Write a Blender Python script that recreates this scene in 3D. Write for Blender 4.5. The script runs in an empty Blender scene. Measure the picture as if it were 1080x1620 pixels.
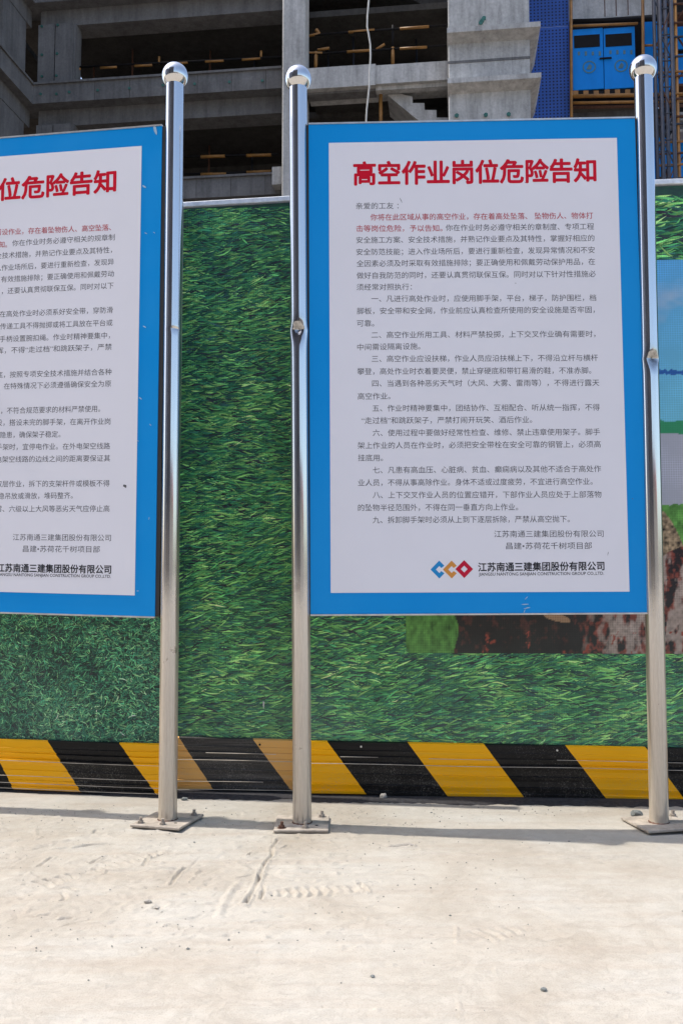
import bpy, bmesh, math, random
import numpy as np
from mathutils import Vector

R = math.radians
random.seed(7)
rng = np.random.default_rng(11)
SC = bpy.context.scene
COL = SC.collection

# ------------------------------------------------------------------ camera
F = 1450.0
CAMH = 0.92
TILT = math.atan(100.0 / F)
cam_d = bpy.data.cameras.new('camera')
cam = bpy.data.objects.new('camera', cam_d)
COL.objects.link(cam)
cam.location = (0, 0, CAMH)
cam.rotation_euler = (R(90) + TILT, 0, 0)
cam_d.sensor_fit = 'VERTICAL'
cam_d.sensor_height = 36.0
cam_d.lens = 36.0 * F / 1620.0
cam_d.clip_start = 0.05
cam_d.clip_end = 2000
SC.camera = cam

# ------------------------------------------------------------------ sky, sun, exposure
SUN_EL = R(61.0)
SUN_AZ = R(8.5)            # how far behind the board line (towards the fence) the sun stands, it is on the left
w = bpy.data.worlds.new('World')
SC.world = w
w.use_nodes = True
wn = w.node_tree
bg = wn.nodes['Background']
sky = wn.nodes.new('ShaderNodeTexSky')
sky.sky_type = 'NISHITA'
sky.sun_disc = False
sky.sun_elevation = SUN_EL
sky.sun_rotation = R(-90) + SUN_AZ
sky.air_density = 1.0
sky.dust_density = 2.5
wn.links.new(sky.outputs[0], bg.inputs[0])
bg.inputs[1].default_value = 0.15
sd = bpy.data.lights.new('sun', 'SUN')
sd.energy = 2.12
sd.angle = R(0.5)
sd.color = (1.0, 0.955, 0.88)
sun = bpy.data.objects.new('sun', sd)
COL.objects.link(sun)
tosun = Vector((-math.cos(SUN_AZ) * math.cos(SUN_EL), math.sin(SUN_AZ) * math.cos(SUN_EL), math.sin(SUN_EL)))
sun.rotation_euler = tosun.to_track_quat('Z', 'Y').to_euler()
SC.view_settings.view_transform = 'Standard'
SC.view_settings.look = 'None'
SC.view_settings.gamma = 1
SC.view_settings.use_curve_mapping = False
SC.view_settings.exposure = 1.14

# ------------------------------------------------------------------ pixel helpers (measuring only)
CO = np.array([0, 0, CAMH])
ct, st = math.cos(TILT), math.sin(TILT)
def ray(px, py):
    xc = (px - 540.0) / F
    yc = (810.0 - py) / F
    return np.array([xc, ct - yc * st, st + yc * ct])
def ground(px, py, z=0.0):
    d = ray(px, py)
    t = (z - CAMH) / d[2]
    return CO + d * t
class Plane:
    """vertical plane through A with horizontal direction d, n points away from the camera"""
    def __init__(s, A, yaw):
        s.A = np.array([A[0], A[1], 0.0]); s.yaw = yaw
        s.d = np.array([math.cos(yaw), -math.sin(yaw), 0.0])
        s.n = np.array([math.sin(yaw), math.cos(yaw), 0.0])
    def sz(s, px, py, off=0.0):
        r = ray(px, py)
        t = np.dot(s.A + s.n * off - CO, s.n) / np.dot(r, s.n)
        P = CO + r * t
        return np.dot(P - s.A, s.d), P[2]
    def P(s, u, z, off=0.0):
        return s.A + s.d * u + s.n * off + np.array([0, 0, z])

# ------------------------------------------------------------------ object helpers
def tag(o, label=None, cat=None, group=None, kind=None):
    if label: o['label'] = label
    if cat: o['category'] = cat
    if group: o['group'] = group
    if kind: o['kind'] = kind
    return o
def empty(name, loc, label=None, cat=None, group=None, parent=None):
    o = bpy.data.objects.new(name, None)
    COL.objects.link(o); o.location = loc
    o.empty_display_size = 0.1
    if parent: o.parent = parent
    return tag(o, label, cat, group)
def link_mesh(name, me, mat=None, parent=None):
    """mesh vertices are in world space; a child is shifted into its root's space"""
    o = bpy.data.objects.new(name, me)
    COL.objects.link(o)
    if mat is not None:
        for m in (mat if isinstance(mat, (list, tuple)) else [mat]):
            me.materials.append(m)
    if parent:
        o.parent = parent
        r = parent; off = Vector((0, 0, 0))
        while r: off += r.location; r = r.parent
        o.location = -off
    return o
def pyd(name, verts, faces, mat=None, parent=None, smooth=False, midx=None):
    me = bpy.data.meshes.new(name)
    me.from_pydata([tuple(map(float, v)) for v in verts], [], [tuple(f) for f in faces])
    if smooth:
        me.polygons.foreach_set('use_smooth', [True] * len(me.polygons))
    if midx is not None:
        me.materials.clear()
    o = link_mesh(name, me, mat, parent)
    if midx is not None:
        me.polygons.foreach_set('material_index', midx)
    me.update()
    return o
BOXF = [(0, 3, 2, 1), (4, 5, 6, 7), (0, 1, 5, 4), (1, 2, 6, 5), (2, 3, 7, 6), (3, 0, 4, 7)]
def hexa(name, pts8, mat, parent=None, bevel=0.0):
    """pts8: bottom 4 then top 4 (both ccw from above)"""
    bm = bmesh.new()
    vs = [bm.verts.new(tuple(map(float, p))) for p in pts8]
    for f in BOXF: bm.faces.new([vs[i] for i in f])
    bmesh.ops.recalc_face_normals(bm, faces=bm.faces)
    if bevel: bmesh.ops.bevel(bm, geom=list(bm.edges), offset=bevel, segments=1, affect='EDGES')
    me = bpy.data.meshes.new(name); bm.to_mesh(me); bm.free()
    return link_mesh(name, me, mat, parent)
def pbox(name, pl, u0, u1, z0, z1, t0, t1, mat, parent=None, bevel=0.0):
    P = pl.P
    return hexa(name, [P(u0, z0, t0), P(u1, z0, t0), P(u1, z0, t1), P(u0, z0, t1),
                       P(u0, z1, t0), P(u1, z1, t0), P(u1, z1, t1), P(u0, z1, t1)], mat, parent, bevel)
def tube_geo(pts, r, n=8, cap=True):
    pts = [Vector(tuple(map(float, p))) for p in pts]
    vs, fs = [], []
    rs = r if isinstance(r, (list, tuple)) else [r] * len(pts)
    for i, p in enumerate(pts):
        t = (pts[min(i + 1, len(pts) - 1)] - pts[max(i - 1, 0)]).normalized()
        a = t.cross(Vector((0.31, 0.92, 0.11))).normalized(); b = t.cross(a)
        for k in range(n):
            q = 2 * math.pi * k / n
            vs.append(p + (a * math.cos(q) + b * math.sin(q)) * rs[i])
    for i in range(len(pts) - 1):
        for k in range(n):
            fs.append((i * n + k, i * n + (k + 1) % n, (i + 1) * n + (k + 1) % n, (i + 1) * n + k))
    if cap:
        fs.append(tuple(range(n - 1, -1, -1))); fs.append(tuple((len(pts) - 1) * n + k for k in range(n)))
    return vs, fs
def tube(name, pts, r, mat, parent=None, n=8, smooth=True):
    v, f = tube_geo(pts, r, n)
    return pyd(name, v, f, mat, parent, smooth)

# ------------------------------------------------------------------ noise in numpy
def vnoise(x, y, seed=0):
    xi = np.floor(x).astype(np.int64); yi = np.floor(y).astype(np.int64)
    fx = x - xi; fy = y - yi
    fx = fx * fx * (3 - 2 * fx); fy = fy * fy * (3 - 2 * fy)
    def h(a, b):
        n = (a * 374761393 + b * 668265263 + seed * 974634777) & 0xFFFFFFFF
        n = ((n ^ (n >> 13)) * 1274126177) & 0xFFFFFFFF
        return ((n ^ (n >> 16)) & 0xFFFF) / 65535.0
    return (h(xi, yi) * (1 - fx) + h(xi + 1, yi) * fx) * (1 - fy) + (h(xi, yi + 1) * (1 - fx) + h(xi + 1, yi + 1) * fx) * fy
def fbm(x, y, oct=4, seed=0):
    s = 0; a = 1; t = 0
    for i in range(oct):
        s = s + a * vnoise(x * 2 ** i, y * 2 ** i, seed + i * 7); t += a; a *= 0.5
    return s / t - 0.5

# ------------------------------------------------------------------ materials
def new_mat(name):
    m = bpy.data.materials.new(name); m.use_nodes = True
    nt = m.node_tree
    return m, nt, nt.nodes['Principled BSDF']
def N(nt, typ, **kw):
    n = nt.nodes.new(typ)
    for k, v in kw.items(): setattr(n, k, v)
    return n
def noise(nt, scale, detail=4, rough=0.6, vec=None, dist=0.0):
    n = N(nt, 'ShaderNodeTexNoise'); n.inputs['Scale'].default_value = scale
    n.inputs['Detail'].default_value = detail; n.inputs['Roughness'].default_value = rough
    n.inputs['Distortion'].default_value = dist
    if vec is not None: nt.links.new(vec, n.inputs['Vector'])
    return n
def ramp(nt, src, stops):
    r = N(nt, 'ShaderNodeValToRGB')
    cr = r.color_ramp
    while len(cr.elements) < len(stops): cr.elements.new(0.5)
    for e, (p, c) in zip(cr.elements, stops):
        e.position = p; e.color = (c[0], c[1], c[2], 1) if hasattr(c, '__len__') else (c, c, c, 1)
    nt.links.new(src, r.inputs[0]); return r
def mix(nt, fac, a, b, mode='MIX'):
    m = N(nt, 'ShaderNodeMix', data_type='RGBA', blend_type=mode)
    def put(i, v):
        if hasattr(v, 'is_linked') or hasattr(v, 'links'): nt.links.new(v, m.inputs[i])
        elif hasattr(v, '__len__'): m.inputs[i].default_value = (v[0], v[1], v[2], 1)
        else: m.inputs[i].default_value = v
    put(0, fac); put(6, a); put(7, b)
    return m.outputs[2]
def objco(nt):
    return N(nt, 'ShaderNodeTexCoord').outputs['Object']
def bump(nt, b, h, strength, dist=0.01):
    n = N(nt, 'ShaderNodeBump'); n.inputs['Strength'].default_value = strength
    n.inputs['Distance'].default_value = dist
    nt.links.new(h, n.inputs['Height']); nt.links.new(n.outputs[0], b.inputs['Normal'])
def simple(name, col, rough=0.6, metal=0.0, var=0.15, nscale=6.0, bumps=0.0, spec=None, sx=(1, 1, 1)):
    m, nt, b = new_mat(name)
    mp = N(nt, 'ShaderNodeMapping'); nt.links.new(objco(nt), mp.inputs[0]); mp.inputs['Scale'].default_value = sx
    n = noise(nt, nscale, 5, 0.65, mp.outputs[0])
    lo = [c * (1 - var) for c in col]; hi = [min(1, c * (1 + var)) for c in col]
    r = ramp(nt, n.outputs[0], [(0.3, lo), (0.7, hi)])
    nt.links.new(r.outputs[0], b.inputs['Base Color'])
    b.inputs['Roughness'].default_value = rough; b.inputs['Metallic'].default_value = metal
    if spec is not None: b.inputs['Specular IOR Level'].default_value = spec
    if bumps: bump(nt, b, n.outputs[0], bumps)
    return m

def concrete(name, base, stain=0.5, lines=True):
    m, nt, b = new_mat(name)
    oc = objco(nt)
    n1 = noise(nt, 0.8, 6, 0.65, oc)
    mp = N(nt, 'ShaderNodeMapping'); nt.links.new(oc, mp.inputs[0]); mp.inputs['Scale'].default_value = (3.0, 3.0, 0.35)
    n2 = noise(nt, 1.3, 5, 0.7, mp.outputs[0], 0.3)
    n3 = noise(nt, 14, 4, 0.7, oc)
    r1 = ramp(nt, n1.outputs[0], [(0.25, [c * 0.72 for c in base]), (0.75, [min(1, c * 1.2) for c in base])])
    r2 = ramp(nt, n2.outputs[0], [(0.35, 1 - stain * 0.6), (0.6, 1.0)])
    c = mix(nt, 1.0, r1.outputs[0], r2.outputs[0], 'MULTIPLY')
    r3 = ramp(nt, n3.outputs[0], [(0.3, 0.82), (0.65, 1.05)])
    c = mix(nt, 1.0, c, r3.outputs[0], 'MULTIPLY')
    nt.links.new(c, b.inputs['Base Color'])
    b.inputs['Roughness'].default_value = 0.9
    b.inputs['Specular IOR Level'].default_value = 0.2
    bump(nt, b, n3.outputs[0], 0.35, 0.03)
    return m
M = {}
M['conc'] = concrete('cast_concrete', (0.185, 0.185, 0.188), 0.5)
M['conc_light'] = concrete('pale_cast_concrete', (0.52, 0.52, 0.51), 0.55)
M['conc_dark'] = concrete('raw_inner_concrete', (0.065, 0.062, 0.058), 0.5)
M['formply'] = simple('worn_formwork_plywood', (0.16, 0.10, 0.055), 0.8, var=.3)
M['teal'] = simple('teal_plug_plastic', (0.03, 0.13, 0.11), 0.6)
M['orange'] = simple('orange_painted_steel', (0.30, 0.14, 0.03), 0.5, var=0.3, nscale=4)
M['blackpaint'] = simple('black_painted_steel', (0.014, 0.013, 0.014), 0.7, spec=.1)
M['mast'] = simple('dark_blue_grey_steel', (0.030, 0.036, 0.055), 0.5, var=0.3)
M['rust'] = simple('rusty_steel', (0.10, 0.045, 0.028), 0.85, var=0.35, nscale=20)
M['doorblue'] = simple('blue_painted_sheet', (0.006, 0.21, 0.66), 0.5, var=0.14, nscale=1.2, sx=(1, 1, .3), spec=.15)
M['emblem'] = simple('faded_olive_print', (0.06, 0.17, 0.20), 0.6)
M['emblem2'] = simple('faded_yellow_print', (0.07, 0.16, 0.20), 0.6)
M['cable'] = simple('pale_cable_sheath', (0.5, 0.5, 0.48), 0.5)
M['frame'] = simple('weathered_grey_frame', (0.55, 0.54, 0.52), 0.35, 0.6, var=0.2, nscale=25)
M['backsteel'] = simple('black_backing', (0.03, 0.03, 0.032), 0.6)
M['stone'] = simple('grey_stone', (0.17, 0.18, 0.17), 0.9, var=0.35, nscale=60, bumps=0.4)
M['dirt'] = simple('dry_dirt_clod', (0.36, 0.33, 0.29), 0.95, var=0.25, nscale=60, bumps=0.6)
M['wallfill'] = simple('plain_rendered_wall', (0.5, 0.46, 0.4), 0.9)
M['tower'] = simple('dark_tower_cladding', (0.06, 0.06, 0.075), 0.6)
M['redroof'] = simple('dull_red_roofing', (0.28, 0.10, 0.08), 0.8)

# board paints
def board_paint(name, col, dustc, rough, scr=0.35):
    m, nt, b = new_mat(name)
    oc = objco(nt)
    n1 = noise(nt, 2.2, 5, 0.6, oc)
    c = mix(nt, ramp(nt, n1.outputs[0], [(0.35, 0.0), (0.75, 0.18)]).outputs[0], col, dustc)
    v = N(nt, 'ShaderNodeTexVoronoi'); v.inputs['Scale'].default_value = 22
    mp = N(nt, 'ShaderNodeMapping'); nt.links.new(oc, mp.inputs[0]); mp.inputs['Scale'].default_value = (1.5, 1.5, 0.8)
    n0 = noise(nt, 8, 3, 0.6, oc)
    nt.links.new(mix(nt, 0.06, mp.outputs[0], n0.outputs[1]), v.inputs['Vector'])
    spk = ramp(nt, v.outputs['Distance'], [(0.03, 1.0), (0.07, 0.0)])
    n2 = noise(nt, 4, 2, 0.5, oc)
    gate = ramp(nt, n2.outputs[0], [(0.58, 0.0), (0.68, scr)])
    f = mix(nt, 1.0, spk.outputs[0], gate.outputs[0], 'MULTIPLY')
    c = mix(nt, f, c, dustc)
    nt.links.new(c, b.inputs['Base Color'])
    r = ramp(nt, n1.outputs[0], [(0.3, rough), (0.7, rough + 0.15)])
    nt.links.new(r.outputs[0], b.inputs['Roughness'])
    b.inputs['Specular IOR Level'].default_value = 0.16
    return m
M['blue'] = board_paint('blue_print', (0.001, 0.255, 0.67), (0.04, 0.34, 0.70), 0.36)
M['white'] = board_paint('white_print', (0.745, 0.74, 0.80), (0.60, 0.59, 0.62), 0.38, 0.2)
M['red'] = simple('red_print', (0.56, 0.004, 0.022), 0.4, var=0.05, spec=.15)
M['redsmall'] = simple('thin_red_print', (0.45, 0.06, 0.08), 0.4, var=0.05, spec=.15)
M['ink'] = simple('grey_ink', (0.065, 0.065, 0.075), 0.4, var=0.1, spec=.15)
M['black'] = simple('black_ink', (0.02, 0.02, 0.026), 0.4, var=0.05, spec=.15)
M['logoblue'] = simple('logo_blue_print', (0.02, 0.24, 0.55), 0.4, var=0.03, spec=.15)
M['logoorange'] = simple('logo_orange_print', (0.62, 0.27, 0.06), 0.4, var=0.03, spec=.15)
M['logored'] = simple('logo_red_print', (0.50, 0.01, 0.04), 0.4, var=0.03, spec=.15)

# stainless steel with dust that thickens towards the foot
def steel():
    m, nt, b = new_mat('polished_stainless_steel')
    geo = N(nt, 'ShaderNodeNewGeometry')
    sep = N(nt, 'ShaderNodeSeparateXYZ'); nt.links.new(geo.outputs['Position'], sep.inputs[0])
    mp = N(nt, 'ShaderNodeMapping'); nt.links.new(geo.outputs['Position'], mp.inputs[0]); mp.inputs['Scale'].default_value = (60, 60, 5)
    n = noise(nt, 1.0, 5, 0.7, mp.outputs[0])
    n2 = noise(nt, 9.0, 5, 0.7, geo.outputs['Position'])
    ma = N(nt, 'ShaderNodeMapRange'); nt.links.new(sep.outputs[2], ma.inputs[0])
    ma.inputs[1].default_value = 1.25; ma.inputs[2].default_value = 0.45; ma.inputs[3].default_value = 0.0; ma.inputs[4].default_value = 0.62
    mm = N(nt, 'ShaderNodeMath', operation='MULTIPLY_ADD'); nt.links.new(n.outputs[0], mm.inputs[0]); mm.inputs[1].default_value = 0.30
    nt.links.new(ma.outputs[0], mm.inputs[2])
    m3 = N(nt, 'ShaderNodeMath', operation='SUBTRACT', use_clamp=True); nt.links.new(mm.outputs[0], m3.inputs[0]); m3.inputs[1].default_value = 0.13
    b.inputs['Metallic'].default_value = 1.0
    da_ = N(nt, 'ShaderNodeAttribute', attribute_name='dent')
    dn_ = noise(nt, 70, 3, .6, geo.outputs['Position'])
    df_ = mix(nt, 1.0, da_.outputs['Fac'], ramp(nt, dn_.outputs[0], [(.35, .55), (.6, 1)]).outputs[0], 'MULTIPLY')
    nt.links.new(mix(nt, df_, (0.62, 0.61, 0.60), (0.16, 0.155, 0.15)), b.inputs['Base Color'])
    rr = N(nt, 'ShaderNodeMapRange'); nt.links.new(n2.outputs[0], rr.inputs[0]); rr.inputs[3].default_value = 0.05; rr.inputs[4].default_value = 0.16
    nt.links.new(rr.outputs[0], b.inputs['Roughness'])
    d = N(nt, 'ShaderNodeBsdfDiffuse')
    c = ramp(nt, n.outputs[0], [(0.3, (0.40, 0.33, 0.245)), (0.7, (0.54, 0.46, 0.36))])
    sp = ramp(nt, n2.outputs[0], [(0.66, (1, 1, 1)), (0.70, (0.5, 0.42, 0.38))])
    nt.links.new(mix(nt, 1.0, c.outputs[0], sp.outputs[0], 'MULTIPLY'), d.inputs[0])
    ms = N(nt, 'ShaderNodeMixShader')
    nt.links.new(m3.outputs[0], ms.inputs[0]); nt.links.new(b.outputs[0], ms.inputs[1]); nt.links.new(d.outputs[0], ms.inputs[2])
    nt.links.new(ms.outputs[0], nt.nodes['Material Output'].inputs[0])
    bump(nt, b, n2.outputs[0], 0.05, 0.002)
    return m
M['steel'] = steel()
M['plate'] = simple('dusty_steel_plate', (0.37, 0.32, 0.265), 0.8, var=0.3, nscale=30, bumps=0.4)
M['bolt'] = simple('dirty_bolt_steel', (0.30, 0.26, 0.22), 0.7, 0.2, var=0.4, nscale=60)

# ground
def ground_mat():
    m, nt, b = new_mat('dusty_pale_concrete')
    geo = N(nt, 'ShaderNodeNewGeometry'); P = geo.outputs['Position']
    n1 = noise(nt, 1.6, 6, 0.62, P, 0.4)
    n2 = noise(nt, 26, 5, 0.75, P)
    n3 = noise(nt, 240, 3, 0.7, P)
    mp = N(nt, 'ShaderNodeMapping'); nt.links.new(P, mp.inputs[0]); mp.inputs['Scale'].default_value = (0.7, 7.0, 1)
    n4 = noise(nt, 2.0, 4, 0.6, mp.outputs[0])
    c = ramp(nt, n1.outputs[0], [(0.28, (0.345, 0.300, 0.240)), (0.5, (0.435, 0.40, 0.343)), (0.72, (0.465, 0.445, 0.402))]).outputs[0]
    c = mix(nt, ramp(nt, n4.outputs[0], [(0.45, 0.0), (0.72, 0.75)]).outputs[0], c, (0.39, 0.34, 0.28))
    c = mix(nt, 1.0, c, ramp(nt, n2.outputs[0], [(0.25, 0.90), (0.6, 1.02)]).outputs[0], 'MULTIPLY')
    c = mix(nt, 1.0, c, ramp(nt, n3.outputs[0], [(0.28, 0.80), (0.5, 1.0)]).outputs[0], 'MULTIPLY')
    # unseen ground beyond the fence, given dark earth colour to cut bounce light
    sep = N(nt, 'ShaderNodeSeparateXYZ'); nt.links.new(P, sep.inputs[0])
    mr = N(nt, 'ShaderNodeMapRange'); nt.links.new(sep.outputs[1], mr.inputs[0]); mr.inputs[1].default_value = 3.9; mr.inputs[2].default_value = 4.6
    c = mix(nt, mr.outputs[0], c, (0.16, 0.125, 0.095))
    nt.links.new(c, b.inputs['Base Color'])
    b.inputs['Roughness'].default_value = 0.95; b.inputs['Specular IOR Level'].default_value = 0.15
    hh = mix(nt, 0.35, n2.outputs[0], n3.outputs[0])
    
    n5 = noise(nt, 9, 8, 0.8, P, 1.2)
    crk = ramp(nt, n5.outputs[0], [(0.44, 1.0), (0.475, 0.55), (0.50, 0.95), (0.60, 1.0)])
    hm = N(nt, 'ShaderNodeMath', operation='MULTIPLY_ADD'); nt.links.new(crk.outputs[0], hm.inputs[0]); hm.inputs[1].default_value = .35; nt.links.new(hh, hm.inputs[2])
    bump(nt, b, hm.outputs[0], 0.5, 0.007)
    return m
M['ground'] = ground_mat()

# ------------------------------------------------------------------ ground
def graded(lo, hi, step, far, growth=1.25):
    mid = list(np.arange(lo, hi, step))
    out = []; s = step; x = mid[-1]
    while x < far: s *= growth; x += s; out.append(x)
    left = []; s = step; x = mid[0]
    while x > -far: s *= growth; x -= s; left.append(x)
    return np.array(left[::-1] + mid + out)
gx = graded(-1.7, 1.7, 0.0055, 600)
gy = graded(1.74, 3.8, 0.0055, 600)
GX, GY = np.meshgrid(gx, gy)
def gheight(X, Y):
    near = np.clip((3.0 - np.abs(X)) / 1.0, 0, 1) * np.clip((Y - 1.2) / 0.4, 0, 1) * np.clip((4.6 - Y) / 0.5, 0, 1)
    h = 0.004 * fbm(X * 1.7, Y * 1.7, 3, 3)
    rough_l = np.clip((0.15 - X) / 0.5, 0, 1) * np.clip((Y - 2.35) / 0.35, 0, 1) * np.clip((3.55 - Y) / .2, 0.2, 1)
    h = h + (0.0012 + 0.010 * rough_l) * fbm(X * 14, Y * 14, 5, 9)
    # wiped ridges: fold of thin skin of cement
    a = fbm(X * 5 + 2 * fbm(X * 3, Y * 3, 2, 5), Y * 9, 3, 21)
    h = h + rough_l * 0.006 * np.clip(1 - np.abs(a) * 22, 0, 1) * (fbm(X * 6, Y * 6, 2, 33) > 0.02)
    return h * near, near
Hh, near = gheight(GX, GY)
def groove(Hm, pix, width, depth, jitter=0.3, rim=0.4):
    pts = [ground(*p)[:2] for p in pix]
    best = np.full(GX.shape, 9.0)
    for (ax, ay), (bx, by) in zip(pts[:-1], pts[1:]):
        dx, dy = bx - ax, by - ay; L2 = dx * dx + dy * dy
        t = np.clip(((GX - ax) * dx + (GY - ay) * dy) / L2, 0, 1)
        d = np.hypot(GX - ax - t * dx, GY - ay - t * dy); best = np.minimum(best, d)
    width = width * .7; depth = depth * 1.15
    best = best * (1 + jitter * 2 * fbm(GX * 30, GY * 30, 2, 77)) + 0.004 * fbm(GX * 60, GY * 60, 2, 78)
    q = best / width
    amp = 1.5 * np.clip(0.5 + 2.2 * fbm(GX * 9, GY * 9, 2, int(pix[0][0])), 0, 1.3)
    return Hm - depth * amp * np.exp(-q * q) + depth * rim * amp * np.exp(-((q - 2.0) ** 2) * 1.5)
for pix, wd, dp in [
    ([(18, 1368), (45, 1352), (75, 1344), (115, 1342), (170, 1334)], .008, .012),
    ([(60, 1372), (82, 1357)], .006, .010),
    ([(135, 1328), (152, 1314)], .006, .009),
    ([(270, 1400), (284, 1380), (302, 1372), (318, 1356)], .006, .008),
    ([(409, 1388), (418, 1368), (431, 1352), (430, 1340), (440, 1328)], .006, .012),
    ([(388, 1430), (402, 1408), (412, 1385)], .007, .010),
    ([(474, 1352), (484, 1342)], .007, .012),
    ([(345, 1450), (358, 1420), (392, 1375)], .012, -.002),
    ([(440, 1345), (455, 1338)], .004, .008),
    ([(722, 1465), (721, 1500), (724, 1530), (724, 1570), (728, 1612)], .004, -.002),
    ([(780, 1532), (790, 1560), (797, 1570), (806, 1612)], .004, -.002),
    ([(392, 1356), (400, 1348)], .005, .010), ([(620, 1345), (690, 1350), (800, 1352), (1000, 1356)], .02, -.003),
    ([(596, 1335), (615, 1340), (650, 1338)], .010, .012),
    ([(568, 1398), (580, 1412)], .006, .010), ([(568, 1398), (600, 1395)], .004, .006),
    ([(0, 1420), (30, 1412), (60, 1410)], .004, .006), ([(100, 1465), (160, 1450), (210, 1438)], .004, .005),
]:
    Hh = groove(Hh, pix, wd, dp)
for k in range(34):
    x_, y_ = rng.uniform(0, 470), rng.uniform(1318, 1470); a_ = rng.normal(-.35, .5); pts_ = [(x_, y_)]
    for j in range(rng.integers(2, 5)):
        a_ += rng.normal(0, .45); L_ = rng.uniform(6, 16); x_ += L_ * math.cos(a_); y_ += L_ * math.sin(a_) * .5; pts_.append((x_, y_))
    Hh = groove(Hh, pts_, rng.uniform(.004, .007), rng.uniform(.003, .007))
def footprint(Hm, pc, pd, L, W, depth=.006, bars=9, curve=True):
    c = ground(*pc)[:2]; e = ground(*pd)[:2]; d = (e - c) / np.linalg.norm(e - c)
    u = (GX - c[0]) * d[0] + (GY - c[1]) * d[1]; v = -(GX - c[0]) * d[1] + (GY - c[1]) * d[0]
    ww = W / 2 * (0.86 + 0.16 * np.cos(u / L * 7.5 + 0.6))
    r = (np.abs(u) / (L / 2)) ** 4 + (np.abs(v) / ww) ** 3
    inside = np.clip((1.0 - r) * 5, 0, 1)
    tr = np.sin(u / L * bars * 2 * math.pi + np.abs(v) / W * 5.0)
    keep = np.clip(0.5 + 3 * fbm(GX * 7, GY * 7, 2, 41), 0.1, 1)
    rim = np.exp(-((r - 1.15) / .25) ** 2)
    return Hm + keep * (-depth * 0.4 * inside + depth * 0.8 * inside * np.clip(tr * 2, -1, 1) + rim * depth * 0.5)
Hh = footprint(Hh, (500, 1411), (545, 1409), .27, .095, .008, 9)
Hh = footprint(Hh, (150, 1431), (205, 1419), .29, .10, .0075, 9)
Hh = footprint(Hh, (62, 1402), (95, 1392), .26, .10, .0075, 8)
Hh = footprint(Hh, (236, 1433), (262, 1431), .15, .08, .009, 3)
Hh = footprint(Hh, (205, 1360), (235, 1352), .26, .10, .005, 9)
Hh = footprint(Hh, (770, 1480), (810, 1470), .28, .10, .0025, 9)
# pits and crumbs
for k in range(1100):
    if k < 800: cx, cy = rng.uniform(-1.5, 0.1), rng.uniform(2.3, 3.7)
    else: cx, cy = rng.uniform(-1.6, 1.6), rng.uniform(1.8, 3.7)
    r = rng.uniform(.003, .009); ix = np.searchsorted(gx, [cx - 3 * r, cx + 3 * r]); iy = np.searchsorted(gy, [cy - 3 * r, cy + 3 * r])
    sl = (slice(iy[0], iy[1]), slice(ix[0], ix[1]))
    d2 = ((GX[sl] - cx) ** 2 + (GY[sl] - cy) ** 2) / r ** 2
    Hh[sl] += rng.choice([-1, 1.0]) * rng.uniform(.0015, .0055) * np.exp(-d2)
ny, nx = GX.shape
me = bpy.data.meshes.new('ground')
co = np.stack([GX, GY, Hh], -1).reshape(-1, 3)
idx = np.arange(nx * ny).reshape(ny, nx)
q = np.stack([idx[:-1, :-1], idx[:-1, 1:], idx[1:, 1:], idx[1:, :-1]], -1).reshape(-1, 4)
me.vertices.add(len(co)); me.vertices.foreach_set('co', co.ravel())
me.loops.add(q.size); me.loops.foreach_set('vertex_index', q.ravel())
me.polygons.add(len(q)); me.polygons.foreach_set('loop_start', np.arange(0, q.size, 4)); me.polygons.foreach_set('loop_total', np.full(len(q), 4))
me.polygons.foreach_set('use_smooth', np.ones(len(q), bool))
me.update(calc_edges=True)
g = link_mesh('ground', me, M['ground'])
tag(g, kind='structure')

# grit on the ground
gv, gf = [], []
for k in range(680):
    if k < 420: x, y = rng.uniform(-1.4, 0.5), rng.uniform(2.3, 3.72)
    elif k < 600: x, y = rng.uniform(-1.4, 1.5), rng.uniform(3.45, 3.75)
    else: x, y = rng.uniform(-1.5, 1.5), rng.uniform(1.8, 3.7)
    r = rng.uniform(.0010, .0028) * (1.7 if rng.random() < .05 else 1)
    b0 = len(gv)
    for (a, b_, c_) in ((1, 0, 0), (0, 1, 0), (-1, 0, 0), (0, -1, 0), (0, 0, 1), (0, 0, -.6)):
        gv.append((x + r * a * rng.uniform(.6, 1.4), y + r * b_ * rng.uniform(.6, 1.4), .001 + r * c_ * rng.uniform(.5, 1.1)))
    for f in ((0, 1, 4), (1, 2, 4), (2, 3, 4), (3, 0, 4), (1, 0, 5), (2, 1, 5), (3, 2, 5), (0, 3, 5)): gf.append([b0 + i for i in f])
gr = pyd('grit', gv, gf, M['stone'])
tag(gr, 'fine dark grit scattered over the pale dusty ground', 'grit', kind='stuff')

def rock(name, px, py, size, mat, label, squash=0.7, seed=1, cat='stone', group=None):
    c = ground(px, py)
    bm = bmesh.new(); bmesh.ops.create_icosphere(bm, subdivisions=2, radius=1)
    rr = random.Random(seed)
    for v in bm.verts:
        k = 1 + rr.uniform(-.22, .22)
        v.co = Vector((v.co.x * k * size[0] / 2, v.co.y * k * size[1] / 2, v.co.z * k * size[2] / 2))
        v.co += Vector((c[0], c[1], size[2] * .36))
    m_ = bpy.data.meshes.new(name); bm.to_mesh(m_); bm.free()
    o = link_mesh(name, m_, mat)
    return tag(o, label, cat, group)
rock('stone', 1006, 1294, (.050, .035, .034), M['stone'], 'dark grey stone lying at the back left corner of the right pole base plate', seed=2)
rock('stone', 1018, 1298, (.024, .02, .012), M['stone'], 'small flat stone beside the dark stone at the right pole base plate', seed=12)
rock('stone', 292, 1266, (.026, .02, .014), M['stone'], 'small grey pebble on the ground just right of the left pole', seed=3)
rock('dirt_clod', 606, 1266, (.030, .022, .034), M['dirt'], 'pale pointed clod of dirt against the foot of the striped kickboard', seed=4, cat='clod')
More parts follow.
